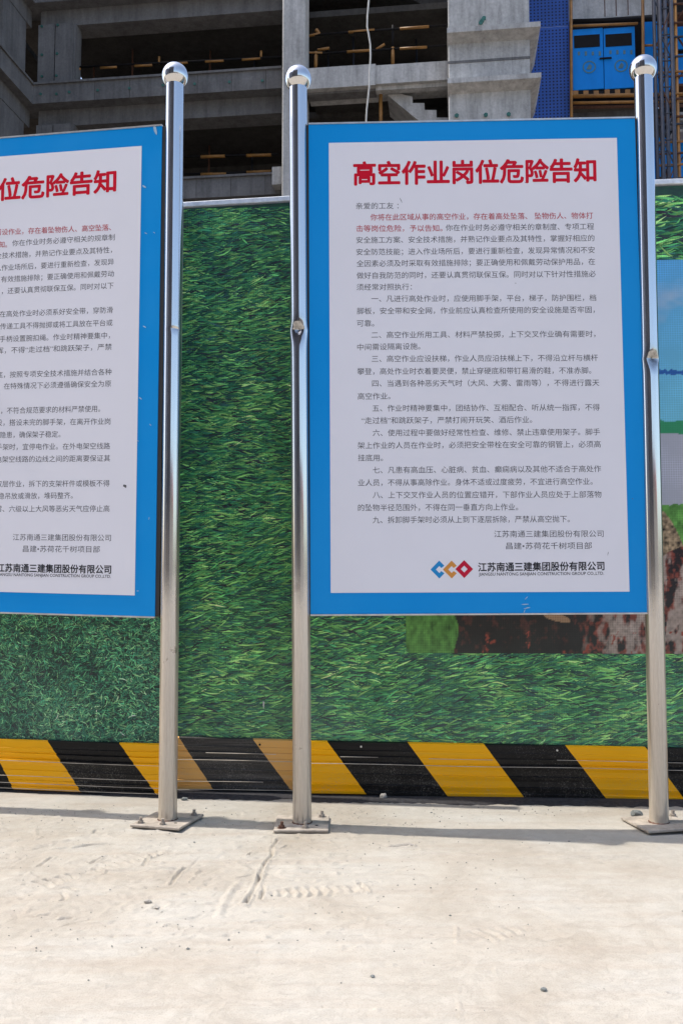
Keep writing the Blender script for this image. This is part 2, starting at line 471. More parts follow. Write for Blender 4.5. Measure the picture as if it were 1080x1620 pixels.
rock('stone', 316, 1296, (.012, .01, .008), M['stone'], 'tiny dark pebble between the left and the middle pole', seed=5)
rock('stone', 234, 1428, (.022, .016, .010), M['dirt'], 'larger of two crumbs in the footprint on the left', seed=6)
rock('stone', 248, 1438, (.016, .014, .008), M['dirt'], 'smaller crumb beside the larger one in the left footprint', seed=8)
rock('stone', 650, 1339, (.020, .016, .010), M['dirt'], 'small crumb of concrete below the right notice board', seed=9)
rock('stone', 859, 1567, (.016, .012, .008), M['stone'], 'lone pebble on the smooth ground at the lower right', seed=10)
rock('stone', 589, 1546, (.010, .009, .006), M['stone'], 'tiny lone pebble near the bottom middle of the ground', seed=13)

# ------------------------------------------------------------------ text
FONT_CACHE = {}
def text_mesh(body, bold=0.0, res=1):
    cu = bpy.data.curves.new('text', 'FONT')
    cu.body = body; cu.size = 1.0; cu.resolution_u = res; cu.offset = bold; cu.fill_mode = 'FRONT'
    o = bpy.data.objects.new('text', cu); COL.objects.link(o)
    dg = bpy.context.evaluated_depsgraph_get(); dg.update()
    m_ = bpy.data.meshes.new_from_object(o.evaluated_get(dg))
    bpy.data.objects.remove(o); bpy.data.curves.remove(cu)
    return m_
def place_text(name, body, pl, off, pl_left, pl_right, emz, mat, parent, bold=0.0, res=2, latin=False, span=None):
    """ink runs from pixel pl_left to pixel pl_right (vertical middle of the line); emz = glyph height in metres"""
    m_ = text_mesh(body, 0, res)
    n = len(m_.vertices); c = np.empty(n * 3); m_.vertices.foreach_get('co', c); c = c.reshape(-1, 3)
    u0, z0 = pl.sz(*pl_left, off); u1, z1 = pl.sz(*pl_right, off)
    x0, x1 = (c[:, 0].min(), c[:, 0].max()) if span is None else span
    lay_ = np.zeros(n)
    if bold > 0:      # heavier strokes: copies of the glyphs a little apart
        tri = [tuple(p.vertices) for p in m_.polygons]
        sh = [(0, 0)] + [(bold * math.cos(a), bold * 1.0 * math.sin(a)) for a in np.linspace(0, 2 * math.pi, 9)[:-1]]
        cs, fs_, ls = [], [], []
        for i_, (dx, dy) in enumerate(sh):
            cs.append(c + np.array([dx, dy, 0])); ls.append(np.full(n, i_ * .00002)); fs_ += [tuple(v + i_ * n for v in t_) for t_ in tri]
        c = np.concatenate(cs); lay_ = np.concatenate(ls)
        bpy.data.meshes.remove(m_); m_ = bpy.data.meshes.new(name); m_.from_pydata(c.tolist(), [], fs_)
    ymid = 0.36 if latin else CJK_MID
    hh = 0.72 if latin else CJK_H
    t = (c[:, 0] - x0) / (x1 - x0)
    yy = (c[:, 1] - ymid) / hh * emz
    W = u1 - u0
    uu = u0 + t * W; zz = z0 + t * (z1 - z0) + yy
    out = pl.A + np.outer(uu, pl.d) + np.outer(off - lay_, pl.n)
    out[:, 2] = zz
    m_.vertices.foreach_set('co', out.ravel()); m_.update()
    m_.materials.clear(); m_.name = name
    o = link_mesh(name, m_, mat, parent)
    if span is None: o['kind'] = 'stuff'
    return o
def place_title(body, pl, pl_left, pl_right, emz, mat, parent, bold):
    ws = []
    for i, ch in enumerate(body):
        t_ = text_mesh(ch); xs = [v.co.x for v in t_.vertices]; ws.append((min(xs), max(xs)))
    x0 = ws[0][0]; x1 = ws[-1][1] + (len(body) - 1) * CJK_ADV
    for i, ch in enumerate(body):
        sp = (x0 - i * CJK_ADV, x1 - i * CJK_ADV)
        place_text('title_character', ch, pl, TO, pl_left, pl_right, emz, mat, parent, bold=bold, res=3, span=sp)
_t = text_mesh('国'); _c = np.array([v.co for v in _t.vertices])
CJK_MID = (_c[:, 1].min() + _c[:, 1].max()) / 2; CJK_H = (_c[:, 1].max() - _c[:, 1].min())
_w = lambda s: max(v.co.x for v in text_mesh(s).vertices)
CJK_ADV = _w('国国') - _w('国')
print(CJK_ADV, 'cjk glyph box', CJK_MID, CJK_H, len(_t.vertices))

# ------------------------------------------------------------------ notice boards
def dented_pole(base, top, r, dents, parent, name='pole'):
    """a round tube from base to top; dents = (height, depth, length, angle)"""
    base = np.array(base); top = np.array(top); n = 48
    L = top[2] - base[2]
    zs = sorted(set(list(np.linspace(0, L, 40)) + [h + dz for (h, _, ln, _) in dents for dz in np.linspace(-ln * 1.6, ln * 1.6, 56) if 0 < h + dz < L]))
    vs, fs, dv = [], [], []
    for i, z in enumerate(zs):
        c = base + (top - base) * (z / L)
        for k in range(n):
            a = 2 * math.pi * k / n
            rr = r; dd_ = 0.0
            for (h, dep, ln, ang) in dents:
                dz = (z - h) / ln; dz = dz * 1.5 if dz > 0 else dz * .8
                prof = math.exp(-abs(dz) * 2.6) * 0.75 + 0.25 * math.exp(-dz * dz * 3)
                da = (a - ang + math.pi) % (2 * math.pi) - math.pi
                facing = math.exp(-(da / 0.62) ** 2)
                side = math.exp(-((abs(da) - 1.25) / 0.45) ** 2)
                rr -= dep * prof * facing * (1 + .10 * math.sin(dz * 7 + da * 4))
                rr += dep * 0.16 * prof * side
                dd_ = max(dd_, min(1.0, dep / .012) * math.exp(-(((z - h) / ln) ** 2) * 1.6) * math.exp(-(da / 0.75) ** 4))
            vs.append((c[0] + rr * math.cos(a), c[1] + rr * math.sin(a), c[2])); dv.append(dd_)
        if i:
            for k in range(n):
                fs.append(((i - 1) * n + k, (i - 1) * n + (k + 1) % n, i * n + (k + 1) % n, i * n + k))
    o = pyd(name, vs, fs, M['steel'], parent, True)
    at = o.data.attributes.new('dent', 'FLOAT', 'POINT')
    at.data.foreach_set('value', dv)
    return o
def make_pole(parent, base_px, top_px, dents, plate_yaw, lift=0.0, bolts=((-1, -1), (1, 1), (.2, -1)), lab=None):
    b = ground(*base_px)
    pl = Plane(b, 0.0)
    u, z = pl.sz(*top_px)
    top = pl.P(u, z)
    r = .0345
    p = dented_pole((b[0], b[1], .008), top, r, dents, parent)
    if lab: p['label'] = lab
    # ball
    bm = bmesh.new(); bmesh.ops.create_uvsphere(bm, u_segments=48, v_segments=28, radius=.0515)
    for v in bm.verts: v.co += Vector((top[0], top[1], top[2] + .030))
    for f in bm.faces: f.smooth = True
    m_ = bpy.data.meshes.new('ball'); bm.to_mesh(m_); bm.free()
    link_mesh('ball', m_, M['steel'], p)
    # plate
    s = .098; th = .009
    cy, sy = math.cos(plate_yaw), math.sin(plate_yaw)
    def w(x, y, z): return (b[0] + x * cy - y * sy, b[1] + x * sy + y * cy, z)
    l = lambda x, y: .003 + lift * (x - y) / s * .5 + lift
    pts = [w(*q, l(*q)) for q in ((-s, -s * 1.08), (s, -s * 1.08), (s, s * 1.08), (-s, s * 1.08))]
    hexa('base_plate', pts + [(q[0], q[1], q[2] + th) for q in pts], M['plate'], p, .0015)
    for (bx, by) in bolts:
        c = w(bx * s * .72, by * s * .78, .01 + lift)
        v1, f1 = tube_geo([(c[0], c[1], c[2]), (c[0], c[1], c[2] + .011)], .0115, 6)
        v2, f2 = tube_geo([(c[0], c[1], c[2] + .01), (c[0] + .001, c[1], c[2] + .024)], [.0062, .0058], 8)
        v0, f0 = tube_geo([(c[0], c[1], c[2] - .001), (c[0], c[1], c[2] + .0025)], .017, 12)
        vs = v0 + v1 + v2; fs = f0 + [tuple(i + len(v0) for i in f) for f in f1] + [tuple(i + len(v0) + len(v1) for i in f) for f in f2]
        pyd('anchor_bolt', vs, fs, M['rust'] if (bx < 0 and plate_yaw == 0) else M['bolt'], p)
    wv, wf = [], []
    for k in range(28):
        a = 2 * math.pi * k / 28; rr_ = .0035 * (1 + .35 * math.sin(k * 2.7))
        for j in range(5):
            q = math.pi * j / 4 * 1.0 - .2
            wv.append((b[0] + (r + rr_ * math.cos(q)) * math.cos(a), b[1] + (r + rr_ * math.cos(q)) * math.sin(a), .012 + lift + rr_ * math.sin(q)))
        for j in range(4): wf.append((k * 5 + j, k * 5 + j + 1, (k * 5 + j + 6) % 140, (k * 5 + j + 5) % 140))
    pyd('weld_bead', wv, wf, M['rust'], p, True)
    # open hole on the plate
    c = w(.55 * s, -.45 * s, .0125 + lift * 1.2)
    v, f = tube_geo([c, (c[0], c[1], c[2] + .0006)], .006, 10); pyd('bolt_hole', v, f, M['blackpaint'], p)
    return p, b, top

def make_board(root, pl, corners, white, thick=.030):
    """corners and white: TL TR BR BL in pixels on the board's front plane"""
    q = [pl.sz(*c) for c in corners]
    P = lambda c, o: pl.P(c[0], c[1], o)
    bl, br, tr, tl = q[3], q[2], q[1], q[0]
    panel = hexa('panel', [P(bl, 0), P(br, 0), P(br, thick), P(bl, thick), P(tl, 0), P(tr, 0), P(tr, thick), P(tl, thick)], M['blue'], root, .001)
    # thin metal edging strips round the panel
    e = .006; t0 = -.0025
    def strip(a, b, inset):
        (u0, z0), (u1, z1) = a, b
        du, dz = inset
        return hexa('edge_strip', [P((u0, z0), t0), P((u1, z1), t0), P((u1, z1), thick + .003), P((u0, z0), thick + .003),
                    P((u0 + du, z0 + dz), t0), P((u1 + du, z1 + dz), t0), P((u1 + du, z1 + dz), thick + .003), P((u0 + du, z0 + dz), thick + .003)], M['frame'], panel)
    strip(tl, tr, (0, e)); 
    strip(bl, br, (0, -e))
    ws = [pl.sz(*c, -.0012) for c in white]
    sheet = pyd('white_sheet', [P(ws[3], -.0012), P(ws[2], -.0012), P(ws[1], -.0012), P(ws[0], -.0012)], [(0, 1, 2, 3)], M['white'], panel)
    return panel, q

# ---- right board
root2 = empty('notice_board', (0, 0, 0), 'complete blue bordered safety notice board standing between the middle and the right steel pole', 'notice board', 'steel post notice boards')
b2 = ground(478, 1306)
root2.location = (float(b2[0]), float(b2[1]), 0)
dy = lambda px, py, ptop, v: None
def height_of(px_base, px):
    b = ground(*px_base); return Plane(b, 0).sz(*px)[1]
p2, b2, t2 = make_pole(root2, (478, 1306), (471.5, 137), [(height_of((478, 1306), (471, 527)), .021, .055, R(-100))], 0.0)
p3, b3, t3 = make_pole(root2, (1042, 1308), (1016.5, 121), [(height_of((1042, 1308), (1038, 572)), .018, .045, R(-75))], R(9), lift=.005, bolts=((1, -.9), (1.3, .9)))
yaw2 = -math.atan2(b3[1] - b2[1], b3[0] - b2[0])
PL2 = Plane((b2[0], b2[1]), yaw2); PL2.A = PL2.A - PL2.n * 0.012
W2 = [(520, 226), (975, 218), (995, 936), (523, 938)]
panel2, q2 = make_board(root2, PL2, [(488, 197), (1003.5, 187), (1027, 969), (491, 972)], W2)
def lugs(pl, q, left_u, right_u, root, zs=(.18, .85)):
    for fz in zs:
        for side in (0, 1):
            (ua, za), (ub, zb) = (q[3], q[0]) if side == 0 else (q[2], q[1])
            z = za + (zb - za) * fz; u = ua + (ub - ua) * fz
            pu = (left_u if side == 0 else right_u)(z)
            if abs(u - pu) > .2: continue
            lo, hi = min(u, pu), max(u, pu)
            pbox('mounting_lug', pl, lo, hi, z - .03, z + .03, .006, .022, M['backsteel'], root)
def line_u(pl, b, t):
    b = np.array([b[0], b[1], 0.0]); t = np.array(t)
    def f(z):
        c = b + (t - b) * (z / t[2]); return float(np.dot(c - pl.A, pl.d))
    return f
lu, ru = line_u(PL2, b2, t2), line_u(PL2, b3, t3)
lugs(PL2, q2, lu, ru, root2)
# dark side channels between board and poles
def channel(pl, q, uf, side, root):
    (ua, za), (ub, zb) = (q[3], q[0]) if side == 0 else (q[2], q[1])
    s = -1 if side == 0 else 1
    P = pl.P
    w_ = .016
    a0, a1 = ua, ua + s * w_; c0, c1 = ub, ub + s * w_
    lo0, hi0, lo1, hi1 = min(a0, a1), max(a0, a1), min(c0, c1), max(c0, c1)
    hexa('side_channel', [P(lo0, za, .004), P(hi0, za, .004), P(hi0, za, .028), P(lo0, za, .028), P(lo1, zb, .004), P(hi1, zb, .004), P(hi1, zb, .028), P(lo1, zb, .028)], M['backsteel'], root)
channel(PL2, q2, lu, 0, root2); channel(PL2, q2, ru, 1, root2)

LN2 = [
 ('亲爱的工友 ：', 149, 263, 270, 262, 0, 0), ('你将在此区域从事的高空作业，存在着高处坠落、 坠物伤人、物体打', 190, 295, 823, 290, 1, 0),
 ('击等岗位危险，予以告知。', 150, 327, 395, 326, 1, 0), ('你在作业时务必遵守相关的章制度、专项工程', 404, 325, 826, 321, 0, 0),
 ('安全施工方案、安全技术措施，并熟记作业要点及其特性，掌握好相应的', 150, 360, 827, 354, 0, 0),
 ('安全防范技能；进入作业场所后，要进行重新检查，发现异常情况和不安', 150, 394, 828, 388, 0, 0),
 ('全因素必须及时采取有效措施排除；要正确使用和佩戴劳动保护用品，在', 151, 427, 829, 421, 0, 0),
 ('做好自我防范的同时，还要认真贯彻联保互保。同时对以下针对性措施必', 151, 461, 831, 456, 0, 0),
 ('须经常对照执行：', 151, 494, 308, 493, 0, 0),
 ('一、凡进行高处作业时，应使用脚手架，平台，梯子，防护围栏，档', 193, 527, 832, 524, 0, 0),
 ('脚板，安全带和安全网，作业前应认真检查所使用的安全设施是否牢固，', 152, 562, 828, 558, 0, 0),
 ('可靠。', 152, 597, 201, 597, 0, 0), ('二、高空作业所用工具、材料严禁投掷，上下交叉作业确有需要时，', 193, 630, 830, 627, 0, 0),
 ('中间需设隔离设施。', 153, 665, 332, 662, 0, 0), ('三、高空作业应设扶梯，作业人员应沿扶梯上下，不得沿立杆与横杆', 194, 698, 837, 695, 0, 0),
 ('攀登，高处作业时衣着要灵便，禁止穿硬底和带钉易滑的鞋，不准赤脚。', 153, 50, 818, 47, 0, 1),
 ('四、当遇到各种恶劣天气时（大风、大雾、雷雨等），不得进行露天', 195, 84, 841, 82, 0, 1), ('高空作业。', 154, 121, 247, 120, 0, 1),
 ('五、作业时精神要集中，团结协作、互相配合、听从统一指挥，不得', 196, 155, 842, 152, 0, 1), ('“走过档”和跳跃架子，严禁打闹开玩笑、酒后作业。', 165, 190, 650, 187, 0, 1),
 ('六、使用过程中要做好经常性检查、维修、禁止违章使用架子。脚手', 197, 225, 843, 222, 0, 1),
 ('架上作业的人员在作业时，必须把安全带栓在安全可靠的钢管上，必须高', 154, 261, 845, 257, 0, 1), ('挂底用。', 155, 296, 226, 296, 0, 1),
 ('七、凡患有高血压、心脏病、贫血、癫痫病以及其他不适合于高处作', 197, 331, 846, 327, 0, 1), ('业人员，不得从事高除作业。身体不适或过度疲劳，不宜进行高空作业。', 155, 367, 822, 363, 0, 1),
 ('八、上下交叉作业人员的位置应错开，下部作业人员应处于上部落物', 197, 402, 847, 400, 0, 1), ('的坠物半径范围外，不得在同一垂直方向上作业。', 155, 438, 610, 436, 0, 1),
 ('九、拆卸脚手架时必须从上到下逐层拆除，严禁从高空抛下。', 197, 473, 757, 470, 0, 1),
 ('江苏南通三建集团股份有限公司', 542, 513, 853, 512, 2, 1), ('昌建•苏荷花千树项目部', 576, 547, 820, 546, 2, 1),
]
TO = -.0014
def cvt2(x, y, blk): return (480 + x / 1.8, (180 if blk == 0 else 560) + y / 1.8)
for (s, x0, y0, x1, y1, c, blk) in LN2:
    place_text('text_line', s, PL2, TO, cvt2(x0, y0, blk), cvt2(x1, y1, blk), .0245, [M['ink'], M['redsmall'], M['ink']][c], panel2, bold=.006 if c == 1 else .0)
place_title('高空作业岗位危险告知', PL2, (559.5, 275.5), (941.5, 270), .086, M['red'], panel2, .030)
place_text('company_name', '江苏南通三建集团股份有限公司', PL2, TO, (756, 897.5), (955, 895.5), .031, M['black'], panel2, bold=.024, res=2)
place_text('company_name_english', 'JIANGSU NANTONG SANJIAN CONSTRUCTION GROUP CO.,LTD.', PL2, TO, (757, 908.3), (954.5, 906.8), .0118, M['black'], panel2, bold=.010, res=2, latin=True)
def diamond(pl, cpx, half, ring, off, mat, parent, gap=None, name='logo_diamond'):
    u, z = pl.sz(*cpx, off)
    vs, fs = [], []
    def pt(k, r): return [(r, 0), (0, r), (-r, 0), (0, -r)][k % 4]
    outer = [(1, 0), (0, 1), (-1, 0), (0, -1)]
    def seg(a, b, f0, f1):
        P0 = [outer[a][i] + (outer[b][i] - outer[a][i]) * f0 for i in (0, 1)]
        P1 = [outer[a][i] + (outer[b][i] - outer[a][i]) * f1 for i in (0, 1)]
        k = (half - ring) / half; base = len(vs)
        for (p, s) in ((P0, half), (P1, half), (P1, half * k), (P0, half * k)):
            vs.append(pl.P(u + p[0] * s * .98, z + p[1] * s, off))
        fs.append((base, base + 1, base + 2, base + 3))
    for a in range(4):
        f0, f1 = 0.0, 1.0
        if gap:
            if a == 0: f0 = gap
            if a == 3: f1 = 1 - gap
        seg(a, (a + 1) % 4, f0, f1)
    return pyd(name, vs, fs, mat, parent)
def logo(pl, c1, c2, c3, half, ring, parent):
    diamond(pl, c1, half, ring, TO, M['logoblue'], parent, .42)
    diamond(pl, c2, half, ring, TO - .0002, M['logoorange'], parent, .42)
    diamond(pl, c3, half, ring, TO - .0004, M['logored'], parent)
logo(PL2, (694.5, 901), (714, 901), (733.8, 900.3), .0335, .0205, panel2)
# scuffs
def scuff(pl, px, py, r, mat, parent, name='scuff', ang=0.0, asp=.35):
    u, z = pl.sz(px, py, TO); vs = []
    n = 9
    for k in range(n):
        a = 2 * math.pi * k / n; rr = r * random.uniform(.7, 1.2)
        x, y = rr * math.cos(a), rr * math.sin(a) * asp
        vs.append(pl.P(u + x * math.cos(ang) - y * math.sin(ang), z + x * math.sin(ang) + y * math.cos(ang), TO))
    pyd(name, vs, [tuple(range(n))], mat, parent)
M['scuff'] = simple('pale_scuff', (0.32, 0.48, 0.62), 0.6); M['spot'] = simple('dark_spot', (0.10, 0.10, 0.11), 0.7)
for (px, py, r, a) in ((832, 946, .010, .8), (830, 956, .014, .1), (833, 962, .013, .2), (829, 967, .009, 1.2)): scuff(PL2, px, py, r, M['scuff'], panel2, ang=a, asp=.16)
scuff(PL2, 634, 317, .012, M['spot'], panel2, ang=R(-65), asp=.10)
scuff(PL2, 815, 448, .003, M['spot'], panel2); scuff(PL2, 1000, 789, .003, M['spot'], panel2); scuff(PL2, 831, 289, .004, M['spot'], panel2); scuff(PL2, 961, 876, .008, M['spot'], panel2, ang=R(75), asp=.12)

# ---- left board
b1 = ground(265.5, 1302)
root1 = empty('notice_board', (float(b1[0]), float(b1[1]), 0), 'blue bordered notice board at the left edge, standing left of the leftmost steel pole', 'notice board', 'steel post notice boards')
p1, b1, t1 = make_pole(root1, (265.5, 1302), (277, 132), [(height_of((265.5, 1302), (276, 526)), .0028, .02, R(-60))], R(-16), lift=.002, bolts=((-1, -1), (1, 1), (.25, -1)))
yaw1 = math.atan(.200)
PL1 = Plane((b1[0], b1[1]), yaw1); PL1.A = PL1.A - PL1.n * 0.010
W1r = [(224.5, 230.7), (213.5, 942)]
def ext(a, slope, x): return (x, a[1] + slope * (x - a[0]))
cTR, cBR = (256.5, 199), (245, 975.5)
cTL = ext(cTR, -.079, -215); cBL = ext(cBR, .030, -215)
wTL = ext(W1r[0], -.0755, -188); wBL = ext(W1r[1], .0262, -188)
panel1, q1 = make_board(root1, PL1, [cTL, cTR, cBR, cBL], [wTL, W1r[0], W1r[1], wBL])
lu1 = lambda z: q1[3][0] - .06
ru1 = line_u(PL1, b1, t1)
channel(PL1, q1, ru1, 1, root1)
lugs(PL1, q1, lu1, ru1, root1)
# its far pole, out of the frame to the left
far = PL1.P(q1[3][0] - .06, 0, .010)
def free_pole(parent, b, H=2.72):
    p = dented_pole((b[0], b[1], .008), (b[0], b[1], H), .0345, [], parent)
    bm = bmesh.new(); bmesh.ops.create_uvsphere(bm, u_segments=32, v_segments=20, radius=.0515)
    for v in bm.verts: v.co += Vector((b[0], b[1], H + .03))
    for f in bm.faces: f.smooth = True
    m_ = bpy.data.meshes.new('ball'); bm.to_mesh(m_); bm.free(); link_mesh('ball', m_, M['steel'], p)
    hexa('base_plate', [(b[0] - .1, b[1] - .08, .003), (b[0] + .1, b[1] - .08, .003), (b[0] + .1, b[1] + .08, .003), (b[0] - .1, b[1] + .08, .003),
                        (b[0] - .1, b[1] - .08, .012), (b[0] + .1, b[1] - .08, .012), (b[0] + .1, b[1] + .08, .012), (b[0] - .1, b[1] + .08, .012)], M['plate'], p)
free_pole(root1, far)
LN1 = [
 ('搭设作业，存在着坠物伤人、高空坠落、', -24, 676, 634, 647, 1, 0), ('知。', 0, 746, 42, 745, 1, 0), ('你在作业时务必遵守相关的规章制', 71, 738, 655, 703, 0, 0),
 ('全技术措施，并熟记作业要点及其特性，', -24, 810, 640, 775, 0, 0), ('入作业场所后，要进行重新检查，发现异', -26, 880, 650, 843, 0, 0),
 ('有效措施排除；要正确使用和佩戴劳动', 8, 944, 650, 910, 0, 0), ('，还要认真贯彻联保互保。同时对以下', 12, 1011, 648, 978, 0, 0),
 ('在高处作业时必须系好安全带，穿防滑', 0, 1142, 644, 1117, 0, 0), ('传递工具不得抛掷或将工具放在平台或', 2, 1212, 642, 1190, 0, 0),
 ('手柄设置腕扣绳。作业时精神要集中，', 0, 1284, 628, 1262, 0, 0), ('挥，不得“走过档”和跳跃架子，严禁', -16, 1350, 638, 1327, 0, 0),
 ('底，按照专项安全技术措施并结合各种', -18, 1488, 636, 1470, 0, 0),
 ('，在特殊情况下必须遵循确保安全为原', -10, 41, 634, 25, 0, 1), ('，不符合规范要求的材料严禁使用。', 8, 180, 572, 168, 0, 1),
 ('设，搭设未完的脚手架，在离开作业岗', -20, 248, 630, 240, 0, 1), ('隐患，确保架子稳定。', 3, 318, 346, 313, 0, 1),
 ('手架时，宜停电作业。在外电架空线路', -20, 387, 628, 380, 0, 1), ('电架空线路的边线之间的距离要保证其', -20, 457, 628, 450, 0, 1),
 ('双层作业，拆下的支架杆件或模板不得', -22, 597, 625, 593, 0, 1), ('稳吊放或滑放，堆码整齐。', -8, 666, 416, 662, 0, 1),
 ('雾、六级以上大风等恶劣天气应停止高', -22, 739, 625, 737, 0, 1),
 ('江苏南通三建集团股份有限公司', 75, 900, 633, 904, 2, 1), ('昌建•苏荷花千树项目部', 132, 966, 570, 969, 2, 1),
]
def cvt1(x, y, blk): return (x / 3.6, (180 if blk == 0 else 600) + y / 3.6)
for (s, x0, y0, x1, y1, c, blk) in LN1:
    place_text('text_line', s, PL1, TO, cvt1(x0, y0, blk), cvt1(x1, y1, blk), .0245, [M['ink'], M['redsmall'], M['ink']][c], panel1, bold=.006 if c == 1 else 0)
place_title('岗位危险告知', PL1, (-36, 304), (183.3, 286.5), .086, M['red'], panel1, .030)
place_text('company_name', '江苏南通三建集团股份有限公司', PL1, TO, (-4, 898.4), (176, 901.2), .031, M['black'], panel1, bold=.024, res=2)
place_text('company_name_english', 'JIANGSU NANTONG SANJIAN CONSTRUCTION GROUP CO.,LTD.', PL1, TO, (-3, 908.6), (175.5, 911.8), .0118, M['black'], panel1, bold=.010, res=2, latin=True)
logo(PL1, (-66, 898), (-47, 898.5), (-27, 899), .0335, .0205, panel1)
scuff(PL1, 198, 769, .010, M['spot'], panel1, ang=R(-40), asp=.6)
for (px, py, r, a) in ((228, 295, .010, -.6), (231, 369, .007, -.5), (244, 368, .005, -.6), (222, 630, .008, -.7), (238, 672, .007, -.8), (218, 697, .005, -.6), (236, 820, .006, 1.4), (246, 205, .02, R(-75)), (229, 517, .008, -.5), (218, 935, .005, 0)): scuff(PL1, px, py, r, M['scuff'], panel1, ang=a, asp=.3)

# ---- unseen board added left of the frame for the shadow it casts into view
far2 = far - PL1.d * .5
root0 = empty('notice_board', (float(far2[0]), float(far2[1]), 0), 'unseen blue notice board added beyond the left edge for its shadow', 'notice board', 'steel post notice boards')
PL0 = Plane((far2[0], far2[1]), R(5))
pbox('panel', PL0, -1.28, -.05, .78, 2.57, -.012, .018, M['blue'], root0, .001)
pbox('white_sheet', PL0, -1.2, -.13, .86, 2.49, -.0145, -.0125, M['white'], root0)
free_pole(root0, far2); free_pole(root0, PL0.P(-1.33, 0))

# ------------------------------------------------------------------ hoarding fence
hoard = empty('hoarding_fence', (0, 3.8, 0), 'site hoarding of printed green grass banners above a black and yellow striped kickboard', 'fence')
A1 = ground(265, 1259.5); A2 = ground(282, 1256)
def yaw_from(pa, pb):
    a, b = ground(*pa), ground(*pb); return -math.atan2(b[1] - a[1], b[0] - a[0])
FP = [ # plane, px range, gap at the foot
    dict(pl=Plane(A1, yaw_from((0, 1251), (265, 1259.5))), x0=-420, x1=274),
    dict(pl=Plane(ground(282, 1254), R(3.2)), x0=276, x1=478),
    dict(pl=Plane(ground(478, 1260), R(2.6)), x0=478.5, x1=1500)]
for i, f in enumerate(FP): print('fence yaw', i, math.degrees(f['pl'].yaw))
M['banner_back'] = simple('corrugated_grey_sheet', (0.35, 0.36, 0.38), 0.5, 0.2)
M['rail'] = simple('pale_galvanised_rail', (0.78, 0.80, 0.82), 0.5, 0.3, nscale=30)
def paint(name, col, dust, streak, dscale=0.5):
    m, nt, b = new_mat(name)
    geo = N(nt, 'ShaderNodeNewGeometry'); P = geo.outputs['Position']
    mp = N(nt, 'ShaderNodeMapping'); nt.links.new(P, mp.inputs[0]); mp.inputs['Scale'].default_value = (2, 2, 70)
    n1 = noise(nt, 1.2, 4, 0.7, mp.outputs[0])
    n2 = noise(nt, 260, 2, 0.6, P)
    n3 = noise(nt, 3.5, 4, 0.6, P)
    c = mix(nt, ramp(nt, n1.outputs[0], [(0.5, 0.0), (0.8, streak)]).outputs[0], col, dust)
    g1 = ramp(nt, n3.outputs[0], [(0.42, 0.0), (0.7, 1.0)])
    g2 = ramp(nt, n2.outputs[0], [(0.60, 0.0), (0.68, dscale)])
    c = mix(nt, mix(nt, 1.0, g1.outputs[0], g2.outputs[0], 'MULTIPLY'), c, dust)
    # splashed dust, thicker near the ground
    sz_ = N(nt, 'ShaderNodeSeparateXYZ'); nt.links.new(P, sz_.inputs[0])
    hz_ = N(nt, 'ShaderNodeMapRange'); nt.links.new(sz_.outputs[2], hz_.inputs[0]); hz_.inputs[1].default_value = .17; hz_.inputs[2].default_value = .02
    n6 = noise(nt, 150, 4, .8, P); n7 = noise(nt, 7, 4, .7, P)
    sp_ = mix(nt, 1.0, ramp(nt, n6.outputs[0], [(.54, .02), (.64, .55)]).outputs[0], ramp(nt, n7.outputs[0], [(.40, .05), (.62, 1)]).outputs[0], 'MULTIPLY')
    c = mix(nt, mix(nt, 1.0, hz_.outputs[0], sp_, 'MULTIPLY'), c, (0.40, 0.36, 0.31))
    nt.links.new(c, b.inputs['Base Color'])
    b.inputs['Roughness'].default_value = 0.38
    b.inputs['Specular IOR Level'].default_value = 0.22
    return m
M['yel'] = paint('yellow_sheet_paint', (0.98, 0.47, 0.004), (0.60, 0.38, 0.10), .25, .3)
M['blk'] = paint('black_sheet_paint', (0.007, 0.007, 0.008), (0.30, 0.28, 0.26), .05, .5)
M['yeld'] = paint('dusty_yellow_sheet_paint', (0.78, 0.42, 0.12), (0.5, 0.4, 0.28), .4, .5)
M['blkd'] = paint('dusty_black_sheet_paint', (0.045, 0.042, 0.040), (0.30, 0.28, 0.26), .3, .9)
M['rib_highlight'] = simple('pale_highlight_paint', (0.50, 0.43, 0.34), .5, var=.45, nscale=9)  # pale tone standing in for light caught on the kickboard ribs
KB = [ # per panel: top line (px,py),(px,py); bottom line; boundaries (top x, bottom x); first colour left of the first boundary
    dict(top=((0, 1169), (240, 1176.5)), bot=((0, 1248.5), (240, 1257.5)), bd=[(-290, -235), (-155, -110), (-19, 22), (75, 129), (188, 249)], first=0),
    dict(top=((282, 1165.5), (458, 1170.5)), bot=((282, 1249), (458, 1251)), bd=[(282.5, 338), (399.5, 461)], first=1),
    dict(top=((495, 1172), (1010, 1181.5)), bot=((495, 1256), (1010, 1265.5)), bd=[(517, 580), (644.5, 708), (765, 829), (893.5, 958.5), (1020, 1084), (1150, 1215), (1275, 1340), (1400, 1470)], first=1)]
